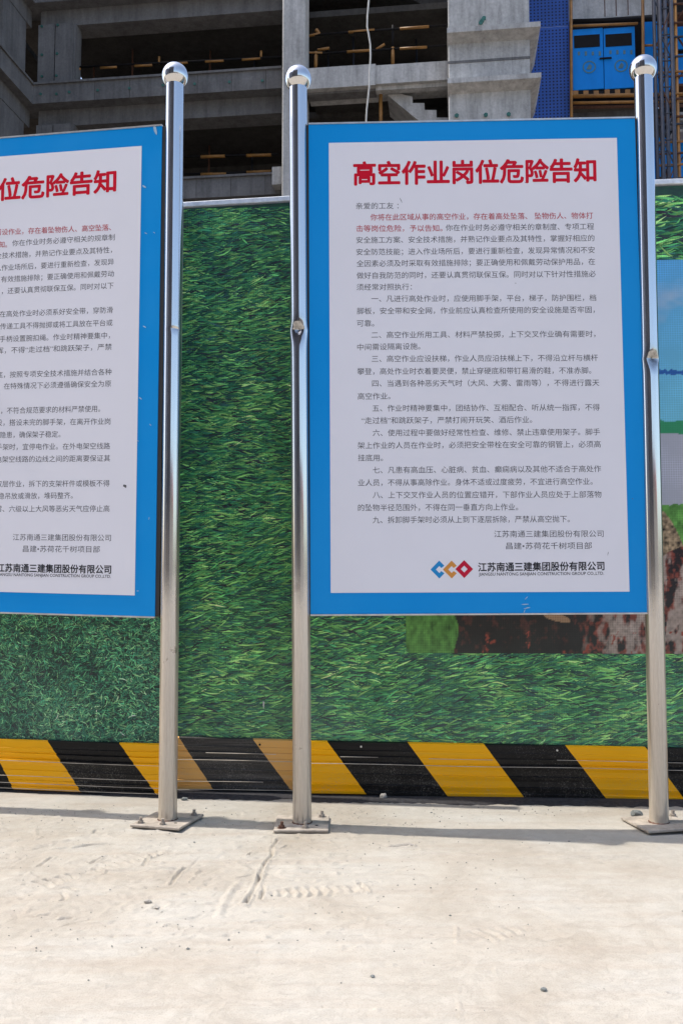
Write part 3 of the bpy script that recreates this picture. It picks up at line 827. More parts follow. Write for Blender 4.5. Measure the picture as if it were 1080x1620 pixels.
for f, kb in zip(FP, KB):
    pl = f['pl']
    def yl(l, x): (xa, ya), (xb, yb) = l; return ya + (yb - ya) * (x - xa) / (xb - xa)
    KO = -.020     # sheet stands proud of the banner
    kb['ztop'] = lambda x, kb=kb, pl=pl, yl=yl: pl.sz(x, yl(kb['top'], x), KO)
    u0 = pl.sz(f['x0'], 1210, KO)[0]; u1 = pl.sz(f['x1'], 1210, KO)[0]
    # profile: rows from top (0) to bottom (1); ribs
    prof = [(0, .016), (.018, .000), (.03, 0), (.16, .002), (.168, -.003), (.25, .0), (.268, .002), (.278, -.005), (.37, .001), (.385, .002), (.398, -.009), (.50, .0),
            (.60, .002), (.61, -.004), (.70, .002), (.80, .003), (.812, -.006), (.90, .002), (.925, .003), (.937, -.007), (.985, -.004), (1.0, .004)]
    bds = []
    for (xt, xb) in kb['bd']:
        ut, zt = pl.sz(xt, yl(kb['top'], xt), KO); ub, zb = pl.sz(xb, yl(kb['bot'], xb), KO)
        bds.append((ut, ub))
    za0 = pl.sz(f['x0'], yl(kb['top'], f['x0']), KO)[1]; za1 = pl.sz(f['x1'], yl(kb['top'], f['x1']), KO)[1]
    zb0 = pl.sz(f['x0'], yl(kb['bot'], f['x0']), KO)[1]; zb1 = pl.sz(f['x1'], yl(kb['bot'], f['x1']), KO)[1]
    kick = None
    edges = [(u0, u0)] + [b_ for b_ in bds] + [(u1, u1)]
    colr = kb['first']
    dusty = kb is KB[1]
    kroot = empty('kickboard', hoard.location * 0, parent=hoard); kroot.location = (0, 0, 0)
    f['kroot'] = kroot
    for j in range(len(edges) - 1):
        (a0, a1), (c0, c1) = edges[j], edges[j + 1]
        vs, fs = [], []
        nsub = 6
        for (fr, dep) in prof:
            ul = min(max(a0 + (a1 - a0) * fr, u0), u1); ur = min(max(c0 + (c1 - c0) * fr, u0), u1)
            for s_ in range(nsub + 1):
                u = ul + (ur - ul) * s_ / nsub; k = (u - u0) / (u1 - u0)
                z = (za0 + (za1 - za0) * k) * (1 - fr) + (zb0 + (zb1 - zb0) * k) * fr
                z += .0012 * math.sin(u * 7) * (fr > .2)
                fade = .45 + .55 * (.5 + .5 * math.sin(u * 3.1 + fr * 9))
                vs.append(pl.P(u, z, KO + dep * fade))
        for r_ in range(len(prof) - 1):
            for s_ in range(nsub):
                a = r_ * (nsub + 1) + s_
                fs.append((a, a + nsub + 1, a + nsub + 2, a + 1))
        dusty = kb is KB[1] and j < 3
        m_ = {(0, False): M['blk'], (1, False): M['yel'], (0, True): M['blkd'], (1, True): M['yeld']}[(colr, dusty)]
        pyd('yellow_stripe' if colr else 'black_stripe', vs, fs, m_, kroot)
        colr = 1 - colr
    # pale strips painted along the creases as their bright highlight lines
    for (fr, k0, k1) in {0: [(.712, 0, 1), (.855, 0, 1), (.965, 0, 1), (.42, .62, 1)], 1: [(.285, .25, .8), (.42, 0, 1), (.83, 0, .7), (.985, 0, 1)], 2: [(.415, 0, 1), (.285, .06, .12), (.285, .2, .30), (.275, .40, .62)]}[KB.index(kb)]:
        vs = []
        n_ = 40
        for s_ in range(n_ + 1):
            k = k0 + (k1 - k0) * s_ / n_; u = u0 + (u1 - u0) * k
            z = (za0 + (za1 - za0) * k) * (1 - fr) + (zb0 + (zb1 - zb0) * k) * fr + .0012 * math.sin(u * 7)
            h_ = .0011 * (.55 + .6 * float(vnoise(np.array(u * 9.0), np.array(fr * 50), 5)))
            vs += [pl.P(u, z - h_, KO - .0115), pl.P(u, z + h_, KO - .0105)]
        pyd('crease_highlight', vs, [(2 * i, 2 * i + 2, 2 * i + 3, 2 * i + 1) for i in range(n_)], M['rib_highlight'], kroot)
    # plinth behind, dark
    pbox('base_plinth', pl, u0, u1, 0.0, (zb0 + zb1) / 2 + .01, .015, .05, M['blackpaint'], hoard)
    f['u0'], f['u1'] = u0, u1

# dark damp soil lying along the foot of the fence
M['soil'] = simple('dark_damp_soil', (0.030, 0.028, 0.030), 0.95, var=.5, nscale=70, bumps=.6)
for i, f in enumerate(FP):
    pl = f['pl']; n_ = 260; vs = []
    wd = (.035, .11, .115)[i]
    for s_ in range(n_ + 1):
        u = f['u0'] + (f['u1'] - f['u0']) * s_ / n_
        e_ = wd * (1 + .5 * float(fbm(np.array(u * 6.0), np.array(i * 3.3), 3, 5)) + .35 * float(fbm(np.array(u * 40.0), np.array(i * 1.7), 2, 6)))
        vs += [pl.P(u, .012, .016), pl.P(u, .010, -e_ * .6), pl.P(u, -.004, -e_)]
    fs = []
    for k in range(n_):
        for j in (0, 1): fs.append((3 * k + j, 3 * k + j + 1, 3 * k + j + 4, 3 * k + j + 3))
    o = pyd('soil_strip', vs, fs, M['soil'], None, True); tag(o, kind='structure')

# banner sheets
def banner_mat(name, base, dark):
    m, nt, b = new_mat(name)
    oc = objco(nt)
    mp = N(nt, 'ShaderNodeMapping'); nt.links.new(oc, mp.inputs[0]); mp.inputs['Scale'].default_value = (10, 10, 22)
    n1 = noise(nt, 1.5, 6, 0.7, mp.outputs[0], 1.0)
    r = ramp(nt, n1.outputs[0], [(0.3, dark), (0.65, base)])
    nt.links.new(r.outputs[0], b.inputs['Base Color']); b.inputs['Roughness'].default_value = 0.55
    return m
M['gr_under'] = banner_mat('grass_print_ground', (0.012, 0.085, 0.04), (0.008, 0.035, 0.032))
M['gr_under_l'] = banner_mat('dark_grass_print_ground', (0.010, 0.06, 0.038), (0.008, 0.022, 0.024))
def blade_mat():
    m, nt, b = new_mat('grass_blade_print')
    at = N(nt, 'ShaderNodeVertexColor', layer_name='col')
    geo = N(nt, 'ShaderNodeNewGeometry'); P = geo.outputs['Position']
    sep = N(nt, 'ShaderNodeSeparateXYZ'); nt.links.new(P, sep.inputs[0])
    # coarse weave of the printed mesh
    def wave(vsock, sc):
        w_ = N(nt, 'ShaderNodeMath', operation='MULTIPLY'); nt.links.new(vsock, w_.inputs[0]); w_.inputs[1].default_value = sc
        s_ = N(nt, 'ShaderNodeMath', operation='SINE'); nt.links.new(w_.outputs[0], s_.inputs[0])
        return ramp(nt, s_.outputs[0], [(0.80, 0.0), (0.97, 1.0)]).outputs[0]
    ww = mix(nt, 1.0, wave(sep.outputs[0], 640), wave(sep.outputs[2], 640), 'LIGHTEN')
    n = noise(nt, 5, 4, .6, P)
    g_ = ramp(nt, n.outputs[0], [(0.42, 0.06), (0.62, 0.36)])
    lt = mix(nt, 1.0, at.outputs[0], (2.4, 2.4, 2.6), 'MULTIPLY')
    c = mix(nt, mix(nt, 1.0, ww, g_.outputs[0], 'MULTIPLY'), at.outputs[0], lt)
    # dust low down
    mr = N(nt, 'ShaderNodeMapRange'); nt.links.new(sep.outputs[2], mr.inputs[0]); mr.inputs[1].default_value = .95; mr.inputs[2].default_value = .25
    mr.inputs[3].default_value = 0; mr.inputs[4].default_value = 1
    n2 = noise(nt, 2.5, 5, .65, P)
    dd = mix(nt, 1.0, mr.outputs[0], ramp(nt, n2.outputs[0], [(0.3, .10), (0.7, .34)]).outputs[0], 'MULTIPLY')
    c = mix(nt, dd, c, (0.20, 0.26, 0.215))
    nt.links.new(c, b.inputs['Base Color']); b.inputs['Roughness'].default_value = .6
    b.inputs['Specular IOR Level'].default_value = 0.3
    return m
M['blade'] = blade_mat()
M['print'] = M['blade']

def mesh_col(name, V, Fq, colr, parent, mat, smooth=False):
    """V (n,3) world, Fq (m,4), colr per vertex (n,3)"""
    me = bpy.data.meshes.new(name)
    me.vertices.add(len(V)); me.vertices.foreach_set('co', V.astype(np.float32).ravel())
    me.loops.add(Fq.size); me.loops.foreach_set('vertex_index', Fq.ravel())
    me.polygons.add(len(Fq)); me.polygons.foreach_set('loop_start', np.arange(0, Fq.size, 4)); me.polygons.foreach_set('loop_total', np.full(len(Fq), 4))
    me.update(calc_edges=True)
    ca = me.color_attributes.new('col', 'FLOAT_COLOR', 'POINT')
    ca.data.foreach_set('color', np.hstack([np.clip(colr, 0, 1), np.ones((len(V), 1))]).astype(np.float32).ravel())
    return link_mesh(name, me, mat, parent)
def blades(pl, u0, u1, z0, z1, n, length, width, spread, off, palette, parent, hole=None, bias=0.0, bnd=.28, swirl=.45, gain=1.45):
    r = rng
    u = r.uniform(u0, u1, n); z = r.uniform(z0, z1, n)
    if hole is not None:
        k = ~((u > hole[0] + .0) & (u < hole[1]) & (z > hole[2]) & (z < hole[3]))
        u, z = u[k], z[k]; n = len(u)
    cl = fbm(u * 6, z * 6, 3, 91)
    ang = bias + spread * r.normal(0, 1, n) + swirl * fbm(u * 5, z * 5, 2, 17)
    flip = r.random(n) < .5
    L = length * r.uniform(.45, 1.35, n); W = width * r.uniform(.6, 1.3, n) * .5
    bend = r.normal(0, bnd, n)
    layer = np.arange(n) / n
    depth = off - layer * .0005
    nseg = 4
    rows = []
    for i in range(nseg + 1):
        t = i / nseg - .5
        a = ang + bend * t
        cx = u + L * t * np.cos(a); cz = z + L * t * np.sin(a)
        wd = W * np.array([.25, .85, 1.0, .7, .08])[i]
        nx_, nz_ = -np.sin(a), np.cos(a)
        for s in (-1, 1):
            uu = np.clip(cx + s * wd * nx_, u0, u1); zz = np.clip(cz + s * wd * nz_, z0, z1)
            if hole is not None:
                ins = (uu > hole[0]) & (uu < hole[1]) & (zz > hole[2]) & (zz < hole[3])
                d4 = np.stack([uu - hole[0], hole[1] - uu, zz - hole[2], hole[3] - zz], 0); w4 = d4.argmin(0)
                uu = np.where(ins & (w4 == 0), hole[0], uu); uu = np.where(ins & (w4 == 1), hole[1], uu)
                zz = np.where(ins & (w4 == 2), hole[2], zz); zz = np.where(ins & (w4 == 3), hole[3], zz)
            rows.append(np.stack([uu, zz], -1))
    V2 = np.stack(rows, 1)                       # n, 10, 2
    P = pl.A[None, None, :] + V2[..., :1] * pl.d + depth[:, None, None] * pl.n
    P[..., 2] = V2[..., 1]
    pal = np.array(palette); 
    # later (upper) layers lighter
    t = np.clip(r.beta(1.2, 1.15, n) * .98 + .30 * cl, 0, .999) * (len(pal) - 1)
    i0 = t.astype(int); fr = (t - i0)[:, None]
    c = pal[i0] * (1 - fr) + pal[np.minimum(i0 + 1, len(pal) - 1)] * fr
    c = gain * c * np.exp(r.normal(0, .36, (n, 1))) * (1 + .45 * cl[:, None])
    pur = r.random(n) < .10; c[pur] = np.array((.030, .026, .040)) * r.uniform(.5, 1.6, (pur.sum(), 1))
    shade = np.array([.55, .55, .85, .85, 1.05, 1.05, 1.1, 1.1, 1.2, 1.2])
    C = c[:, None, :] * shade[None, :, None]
    base = (np.arange(n) * 10)[:, None]
    Fq = np.concatenate([base + np.array([[2 * i, 2 * i + 1, 2 * i + 3, 2 * i + 2]]) for i in range(nseg)], 0)
    o = mesh_col('grass_print', P.reshape(-1, 3), Fq, C.reshape(-1, 3), parent, M['blade'])
    o['kind'] = 'stuff'
    return o
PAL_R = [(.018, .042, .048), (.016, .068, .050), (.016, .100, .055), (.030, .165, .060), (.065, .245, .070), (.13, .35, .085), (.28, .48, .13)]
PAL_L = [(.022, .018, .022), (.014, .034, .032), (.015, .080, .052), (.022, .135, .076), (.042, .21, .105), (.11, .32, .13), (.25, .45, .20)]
fence_top = [(None), ((289, 329), (457.5, 319)), ((478, 318), (1060, 292.5))]
pic = None
for i, f in enumerate(FP):
    pl = f['pl']; u0, u1 = f['u0'], f['u1']
    if i == 0:
        zt = FP[1]['pl'].sz(289, 329)[1] - .01; zt0 = zt1 = zt
    else:
        (xa, ya), (xb, yb) = fence_top[i]
        ua, za = pl.sz(xa, ya); ub, zb = pl.sz(xb, yb)
        k = (zb - za) / (ub - ua); zt0 = za + k * (u0 - ua); zt1 = za + k * (u1 - ua)
    P = pl.P
    hexa('fence_sheet', [P(u0, .02, .004), P(u1, .02, .004), P(u1, .02, .03), P(u0, .02, .03), P(u0, zt0, .004), P(u1, zt1, .004), P(u1, zt1, .03), P(u0, zt0, .03)], M['banner_back'], hoard)
    zk = pl.sz((f['x0'] + f['x1']) / 2, 1176)[1] - .03
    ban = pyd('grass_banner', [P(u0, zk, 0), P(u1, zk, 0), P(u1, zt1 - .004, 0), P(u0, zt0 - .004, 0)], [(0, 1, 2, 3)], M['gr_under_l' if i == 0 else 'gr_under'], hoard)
    hexa('top_rail', [P(u0, zt0, -.012), P(u1, zt1, -.012), P(u1, zt1, .042), P(u0, zt0, .042), P(u0, zt0 + .022, -.012), P(u1, zt1 + .022, -.012), P(u1, zt1 + .022, .042), P(u0, zt0 + .022, .042)], M['rail'], hoard, .002)
    zm = min(zt0, zt1) - .004
    if i == 0:
        u0b = pl.sz(-120, 1000)[0]
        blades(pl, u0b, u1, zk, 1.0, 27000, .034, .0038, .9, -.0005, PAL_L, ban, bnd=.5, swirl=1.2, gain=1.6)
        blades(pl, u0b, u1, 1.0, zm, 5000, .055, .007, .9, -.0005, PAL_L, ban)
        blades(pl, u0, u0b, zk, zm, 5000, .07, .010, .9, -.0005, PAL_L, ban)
    elif i == 1:
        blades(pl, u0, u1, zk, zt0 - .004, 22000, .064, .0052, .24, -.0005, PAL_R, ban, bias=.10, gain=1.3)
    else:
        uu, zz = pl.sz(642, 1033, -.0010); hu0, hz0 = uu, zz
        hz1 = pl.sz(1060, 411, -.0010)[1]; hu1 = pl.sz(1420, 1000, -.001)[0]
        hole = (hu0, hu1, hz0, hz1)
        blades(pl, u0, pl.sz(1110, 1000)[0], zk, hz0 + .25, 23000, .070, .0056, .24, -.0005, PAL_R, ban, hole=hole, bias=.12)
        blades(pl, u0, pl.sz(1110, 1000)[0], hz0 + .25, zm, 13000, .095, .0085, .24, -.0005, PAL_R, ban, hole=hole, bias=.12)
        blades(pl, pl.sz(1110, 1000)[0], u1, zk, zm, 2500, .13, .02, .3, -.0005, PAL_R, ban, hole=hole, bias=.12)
        # the printed picture in the banner: a fine coloured grid
        stp = .0045
        us = np.arange(hu0, pl.sz(1110, 1000)[0], stp); zs = np.arange(hz0, hz1 + stp, stp)
        zs[-1] = hz1
        U, Z = np.meshgrid(us, zs)
        # picture coordinates measured on the photograph
        uA, zA = pl.sz(1060, 411, -.001); uB, zB = pl.sz(1060, 1033, -.001)
        Yp = 411 + (zA - Z) / (zA - zB) * (1033 - 411)
        uL = pl.sz(642, 1010, -.001)[0]; uR = pl.sz(1060, 1010, -.001)[0]
        Xp = 642 + (U - uL) / (uR - uL) * (1060 - 642)
        n1 = fbm(U * 4, Z * 7, 5, 51); n2 = fbm(U * 34, Z * 16, 5, 61); n3 = fbm(U * 70, Z * 50, 4, 71)
        n4 = fbm(U * 90, Z * 90, 2, 73)
        C = np.zeros(U.shape + (3,))
        def lay(mask, col): C[mask] = (np.broadcast_to(np.array(col), C.shape))[mask]
        sky_t = np.clip((Yp - 411) / 260, 0, 1)[..., None]
        C[:] = np.array((.10, .36, .62)) * (1 - sky_t) + np.array((.16, .48, .60)) * sky_t
        cloud = np.clip((n1 * 3.2 + .55 - np.abs(Yp - 470 - 25 * n1) / 60), 0, 1)[..., None]
        C = C * (1 - cloud) + np.array((.40, .50, .60)) * cloud
        lay((np.abs(Yp - 593 - 14 * n1 - 6 * n3) < 3 + 4 * n2), (.02, .10, .32))
        lay((Yp > 670 + 6 * n2), (.03, .26, .11))
        lay((Yp > 690 + 6 * n2), (.40, .40, .44))
        fieldm = (Yp > 802 + 8 * n2)
        C[fieldm] = (np.array((.10, .27, .05)) * (1 + 1.4 * n3[..., None] + .8 * n1[..., None]))[fieldm]
        mound = Yp > 812 + 95 * np.clip((Xp - 1052) / 45, 0, 1) ** 1.5 + 10 * n2
        mound &= (Xp > 980)
        mc = np.array((.30, .21, .12)) * (1 + 2.2 * n4[..., None] + 1.5 * n3[..., None])
        C[mound] = mc[mound]
        # log of flaking bark: dark on the left, red brown and pale to the right
        trunk = (Xp > 722 + 4 * np.sin(Yp / 12.0)) & (Yp > 900 + 30 * np.clip((1000 - Xp) / 80, -1, 1.5) + 12 * n2)
        pale = np.clip((Xp - 900) / 70, 0, 1)
        e1 = np.clip((n2 + .34 * (pale - .78)) * 9, 0, 1) ; e2 = np.clip((n3 + n2 * .8 + .26 * pale - .10) * 7, 0, 1)
        dark = np.array((.020, .014, .014)); redb = np.array((.22, .05, .032)); palec = np.array((.34, .26, .21))
        bc = dark * (1 - e2[..., None]) + redb * (1 + 1.5 * n4[..., None]) * e2[..., None] * np.clip(.25 + pale, 0, 1)[..., None] + dark * e2[..., None] * (1 - np.clip(.25 + pale, 0, 1))[..., None]
        bc = bc * (1 - (e1 * pale)[..., None]) + palec * (1 + .8 * n4[..., None]) * (e1 * pale)[..., None]
        knot = np.exp(-(((Xp - 880 + 12 * n2) / 24) ** 2 + ((Yp - 978 - (Xp - 880) * .25) / 7) ** 2))[..., None] > .45
        bc = np.where(knot, np.array((.34, .20, .11)), bc)
        ember = ((n2 > .16) & (n3 > .04) & (Yp > 1000) & (Xp > 760))[..., None]
        bc = np.where(ember, np.array((.30, .06, .035)), bc)
        C[trunk] = bc[trunk]
        V = pl.A[None, None] + U[..., None] * pl.d + pl.n * (-.0006); V[..., 2] = Z
        ny_, nx_ = U.shape; ix = np.arange(ny_ * nx_).reshape(ny_, nx_)
        Fq = np.stack([ix[:-1, :-1], ix[:-1, 1:], ix[1:, 1:], ix[1:, :-1]], -1).reshape(-1, 4)
        po = mesh_col('landscape_picture', V.reshape(-1, 3), Fq, C.reshape(-1, 3), ban, M['print'])
        po['label'] = 'printed landscape with sky, field and flaking bark'
# screws on the kickboard
M['screw'] = simple('zinc_screw', (0.6, 0.6, 0.58), .35, .7)
for (px, py) in ((571, 1181), (880.5, 1187), (411, 1178)):
    pl = FP[1]['pl'] if px < 478 else FP[2]['pl']
    u, z = pl.sz(px, py, -.022); c = pl.P(u, z, -.021); d = pl.P(u, z, -.0265)
    v, fcs = tube_geo([c, d], .0042, 8); pyd('screw', v, fcs, M['screw'] if px > 478 else M['blackpaint'], FP[1 if px < 478 else 2]['kroot'])
# tear in the banner between the left and the middle pole
pl = FP[1]['pl']
M['tear'] = simple('white_torn_fibre', (0.6, 0.62, 0.6), .7)
u, z = pl.sz(417, 1114, -.003); vs = [pl.P(u - .003, z + .012, -.003), pl.P(u + .004, z + .010, -.004), pl.P(u + .003, z - .010, -.004), pl.P(u, z - .022, -.003), pl.P(u - .003, z - .006, -.003)]
pyd('torn_patch', vs, [(0, 1, 2, 3, 4)], M['tear'], hoard)

# ------------------------------------------------------------------ unfinished building
D0 = 27.0
rr = ray(445, 900)
BL = Plane(CO + rr * (D0 / rr[1]), math.atan(.12))
bld = empty('unfinished_building', (float(BL.A[0]), float(BL.A[1]), 0), 'bare grey concrete frame of an unfinished building with open dark storeys behind the hoarding', 'building')
def FB(name, xl, xr, yt, yb, t0, t1, mat, xref=None, parent=None, yref=150, bevel=.0):
    x = xref if xref is not None else xl
    u0 = BL.sz(xl, yref, t0)[0]; u1 = BL.sz(xr, yref, t0)[0]
    z1 = BL.sz(x, yt, t0)[1]; z0 = BL.sz(x, yb, t0)[1]
    return pbox(name, BL, u0, u1, z0, z1, t0, t1, mat, parent or bld, bevel)
S = 3.32                       # storey height
def Z(px, py, t=0): return BL.sz(px, py, t)[1]
def U(px, t=0, py=150): return BL.sz(px, py, t)[0]
uc = U(52); uR = U(445)
zl = Z(445, 109); 
# storeys: ledge (proud), recessed beam, opening
for k in range(-4, 3):
    z = zl + k * S
    dz = S * 0
    pbox('ledge', BL, uc, uR, z - .60, z, 0, .9, M['conc'], bld)
    pbox('ledge_lip', BL, uc, uR, z + .001, z + .07, -.06, .9, M['conc'], bld)
    pbox('beam', BL, uc, uR, z - 1.15, z - .602, .45, 1.2, M['conc'], bld)
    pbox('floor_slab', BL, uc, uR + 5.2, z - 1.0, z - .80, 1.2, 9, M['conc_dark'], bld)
    # corner wall panel
    for (a, b_) in ((52, 78), (79.5, 108)):
        pbox('wall_panel', BL, U(a), U(b_), z + .072, z + S - 1.152, .30, .9, M['conc'], bld)
    pbox('corner_pier', BL, U(108), U(111), z + .072, z + S - 1.152, .34, .8, M['conc'], bld)
    # left wing that comes towards the viewer
    P = BL.P
    def wing(name, z0, z1, s0, s1, mat):
        pbox(name, BL, uc - s1, uc - s0, z0, z1, -9, -.001 if s0 == 0 else .9, mat, bld)
    pbox('wing_ledge', BL, uc - .9, uc, z - .60, z, -9, .9, M['conc'], bld)
    pbox('wing_lip', BL, uc - .9, uc + .06, z + .001, z + .07, -9, -.062, M['conc'], bld)
    pbox('wing_beam', BL, uc - 1.1, uc - .3, z - 1.15, z - .602, -9, .44, M['conc'], bld)
    pbox('wing_floor', BL, uc - 6, uc - 1.1, z - 1.0, z - .8, -9, 9, M['conc_dark'], bld)
    for tt in (-1.4, -6.6):
        pbox('wing_column', BL, uc - 1.0, uc - .32, z + .072, z + S - 1.152, tt, tt + 1.5, M['conc'], bld)
    # inner back wall
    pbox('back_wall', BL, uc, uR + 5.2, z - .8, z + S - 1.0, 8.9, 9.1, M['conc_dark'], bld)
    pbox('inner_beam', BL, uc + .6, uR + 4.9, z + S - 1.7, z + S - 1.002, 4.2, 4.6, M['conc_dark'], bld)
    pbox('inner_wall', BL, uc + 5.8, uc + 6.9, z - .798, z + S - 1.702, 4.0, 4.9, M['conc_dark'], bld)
# sill wall seen above the fence between left and middle pole
FB('wall_panel', 290, 440, 309, 420, .5, .9, M['conc'], xref=290)
FB('wall_panel', 330, 448, 304, 330, .35, .49, M['conc_dark'], xref=330)
# teal tie plugs: one joined part
tv, tf = [], []
def plug(px, py, t=-.0, r=.055, dense=None):
    u, z = BL.sz(px, py, t)
    v, f_ = tube_geo([BL.P(u, z, t + .01), BL.P(u, z, t - .03)], r * .8, 7)
    b0 = len(tv); tv.extend(v); tf.extend([tuple(i + b0 for i in q_) for q_ in f_])
for (px, py) in ((67, 42), (92, 40), (67, 87), (91, 85), (67, 121), (90, 120)): plug(px, py, .30)
for (px, py) in ((65, 149), (90, 149), (110, 146), (155, 143), (205, 140), (258, 135), (308, 133), (363, 130), (415, 128)): plug(px, py, 0)
for (px, py) in ((67, 3), (92, 1)): plug(px, py, 0.3)
for (px, py) in ((762, 33), (765, 29), (722, 183), (768, 182), (804, 181), (760, 36)): plug(px, py, -1.55, .075)
o = pyd('tie_plugs', tv, tf, M['teal'], bld); o['kind'] = 'stuff'

# grey round-edged column between the bays
zt_, zb_ = Z(447, -300, -1.2), 0
pbox('column', BL, U(446, -.9), U(482, -.9), 0, zl + 3 * S, -.9, -.1, M['conc_light'], bld, .04)
FB('column_bracket', 431, 446, 264, 292, -.4, .3, M['conc_light'], parent=bld)
# middle bay: landing slab, soffit step, stair
t0 = -.9
FB('landing_beam', 484, 594, 108, 141, t0, .1, M['conc_light'], xref=487)
FB('landing_beam', 594.3, 708, 103.5, 133, t0, .1, M['conc_light'], xref=594)
FB('landing_soffit', 594, 708, 133.3, 143, t0 + .15, -.5, M['conc_light'], xref=594)
FB('landing_soffit', 484, 594, 141.3, 150, t0 + .2, -.3, M['conc'], xref=487)
pbox('landing_slab', BL, U(484, t0), U(708, t0), Z(594, 143), Z(594, 143) + .25, .11, 9, M['conc_dark'], bld)
# stair flight descending to the right behind the opening
ts = -.45
pts_top = [(632, 148), (652, 153), (652, 163), (671, 163), (671, 174), (690, 174), (690, 186), (709, 186), (709, 200), (728, 200), (728, 214)]
pts_bot = [(700, 222), (612, 150)]
poly = [BL.sz(px, py, ts) for (px, py) in pts_top + pts_bot]
vs = [BL.P(u, z, ts) for u, z in poly] + [BL.P(u, z, ts + 1.3) for u, z in poly]
n_ = len(poly)
fs = [tuple(range(n_))[::-1], tuple(range(n_, 2 * n_))] + [(i, (i + 1) % n_, n_ + (i + 1) % n_, n_ + i) for i in range(n_)]
pyd('stair_flight', vs, fs, M['conc_light'], bld)
ts = 2.2
# upper stair underside running up to the left at the top of the bay
vs2 = [BL.sz(px, py, ts) for (px, py) in ((590, -30), (705, -30), (705, 18), (690, 18))]
pts8 = [BL.P(u, z, ts) for u, z in vs2] + [BL.P(u, z, ts + 1.3) for u, z in vs2]
pyd('stair_flight', pts8, [(0, 1, 2, 3), (7, 6, 5, 4), (0, 4, 5, 1), (1, 5, 6, 2), (2, 6, 7, 3), (3, 7, 4, 0)], M['conc_dark'], bld)
# striped guard rails: alternately painted pipes
def rail(px0, py0, px1, py1, t, r=.035, segs=None, post=False):
    (u0, z0), (u1, z1) = BL.sz(px0, py0, t), BL.sz(px1, py1, t)
    tube('guard_rail', [BL.P(u0, z0, t), BL.P(u1, z1, t)], r, M['blackpaint'], bld, 6)
def yseg(px0, py0, px1, py1, t, r=.040, name='yellow_rail_band'):
    (u0, z0), (u1, z1) = BL.sz(px0, py0, t), BL.sz(px1, py1, t)
    tube(name, [BL.P(u0, z0, t), BL.P(u1, z1, t)], r, M['orange'], bld, 6)
rail(108, 107, 445, 90, .7)
for a in ((113, 110, 128, 109), (159, 107.5, 185, 106), (213, 104.5, 241, 103), (270, 101, 297, 99), (325, 97.5, 354, 96), (383, 94.5, 412, 92.5)): yseg(*a, .7)
for a in ((117, 102, 117, 112), (252, 90, 252, 101), (413, 81, 413, 93)): yseg(*a, .72)
rail(292, 248, 440, 244, 1.2); rail(292, 276, 440, 271, 1.2)
for a in ((318, 248, 356, 247), (390, 246, 429, 245), (318, 276, 358, 275), (390, 273, 429, 271)): yseg(*a, 1.2, .055)
rail(488, 56, 706, 40, .4); rail(488, 86, 706, 72, .4)
for a in ((485, 84, 510, 84), (488, 57, 506, 53), (551, 51, 592, 47.5), (632, 45.5, 678, 42), (549, 82, 586, 79.5), (632, 77, 675, 74.5), (595, 78, 608, 70), (502, 79, 521, 76)): yseg(*a, .4, .045)
for a in ((500, 82, 499, 108), (621, 75, 621, 102), (500, 47, 505, 54)): yseg(*a, .42, .055, 'yellow_post')
rail(621, 40, 621, 78, .42)
yseg(602, 150, 602, 215, -.5, .055, 'yellow_post')
for (px, t_) in ((150, 3.0), (210, 2.2), (262, 3.4), (330, 2.6), (400, 3.2), (520, 3.0), (560, 2.4), (660, 2.8)):
    for zf in ((zl,) if px > 450 else (zl, zl - S)):
        u = U(px, t_); tube('steel_prop', [BL.P(u, zf - .79, t_), BL.P(u + random.uniform(-.05, .05), zf + S - 1.01, t_)], .035, M['rust'] if px % 4 else M['mast'], bld, 6)
for (x0_, x1_, t_, h_) in ((120, 150, 1.6, .55), (230, 262, 2.0, .4), (360, 395, 1.8, .7), (515, 545, 2.2, .5), (640, 668, 2.0, .8)):
    for k in range(3):
        u0_, u1_ = U(x0_, t_), U(x1_, t_); pbox('formwork_board', BL, u0_ + random.uniform(-.1, .1), u1_ + random.uniform(-.1, .1), zl + .071 + k * .06 - (.87), zl + .125 + k * .06 - .87, t_, t_ + .9, M['formply'], bld)
    pbox('formwork_panel', BL, U(x0_, t_) + .1, U(x0_, t_) + 1.1, zl - .6, zl - .6 + h_ + .9, t_ + 1.2, t_ + 1.25, M['formply'], bld)
for k in (0, -1):
    for px in (150, 205, 258, 312, 366, 420):
        pbox('form_joint', BL, U(px), U(px) + .012, zl + k * S - .60, zl + k * S, -.003, 0, M['conc_dark'], bld)
# big pale pier with projecting ledges
tp = -1.5
pbox('pier', BL, U(709, tp), U(838.5, tp), 0, zl + 3 * S, tp, 2, M['conc_light'], bld, .03)
for (ytop, ybf, ys) in ((44, 52, 59), (124, 132, 143), (305, 314, 325), (-130, -121, -110)):
    ua, ub = U(707.5, tp - .35), U(856, tp - .35)
    z1 = Z(707, ytop, tp - .35); zf = Z(707, ybf, tp - .35); zs_ = Z(707, ys, tp - .02)
    P = BL.P
    prof = [(tp - .35, z1), (tp - .35, zf), (tp + .0, zf - .10), (tp + 0.0, z1)]
    ulr = ((ua, ub),)
    # ledge body tapers back under the slab; on the right it overhangs as a wedge
    vs = [P(ua, z1, tp - .35), P(ub, z1, tp - .35), P(ub, z1, 1.5), P(ua, z1, 1.5),
          P(ua, zf, tp - .35), P(ub, zf, tp - .35), P(ub, zf, 1.5), P(ua, zf, 1.5),
          P(ua, zf - .14, tp - .004), P(U(840, tp), zf - (.14 if ytop == 44 else .14), tp - .004), P(U(840, tp), zf - .55, 1.5), P(ua, zf - .14, 1.5)]
    pyd('pier_ledge', vs, [(0, 1, 2, 3), (0, 4, 5, 1), (1, 5, 6, 2), (2, 6, 7, 3), (3, 7, 4, 0), (4, 8, 9, 5), (5, 9, 10, 6), (6, 10, 11, 7), (4, 7, 11, 8), (8, 11, 10, 9)], M['conc_light'], bld)
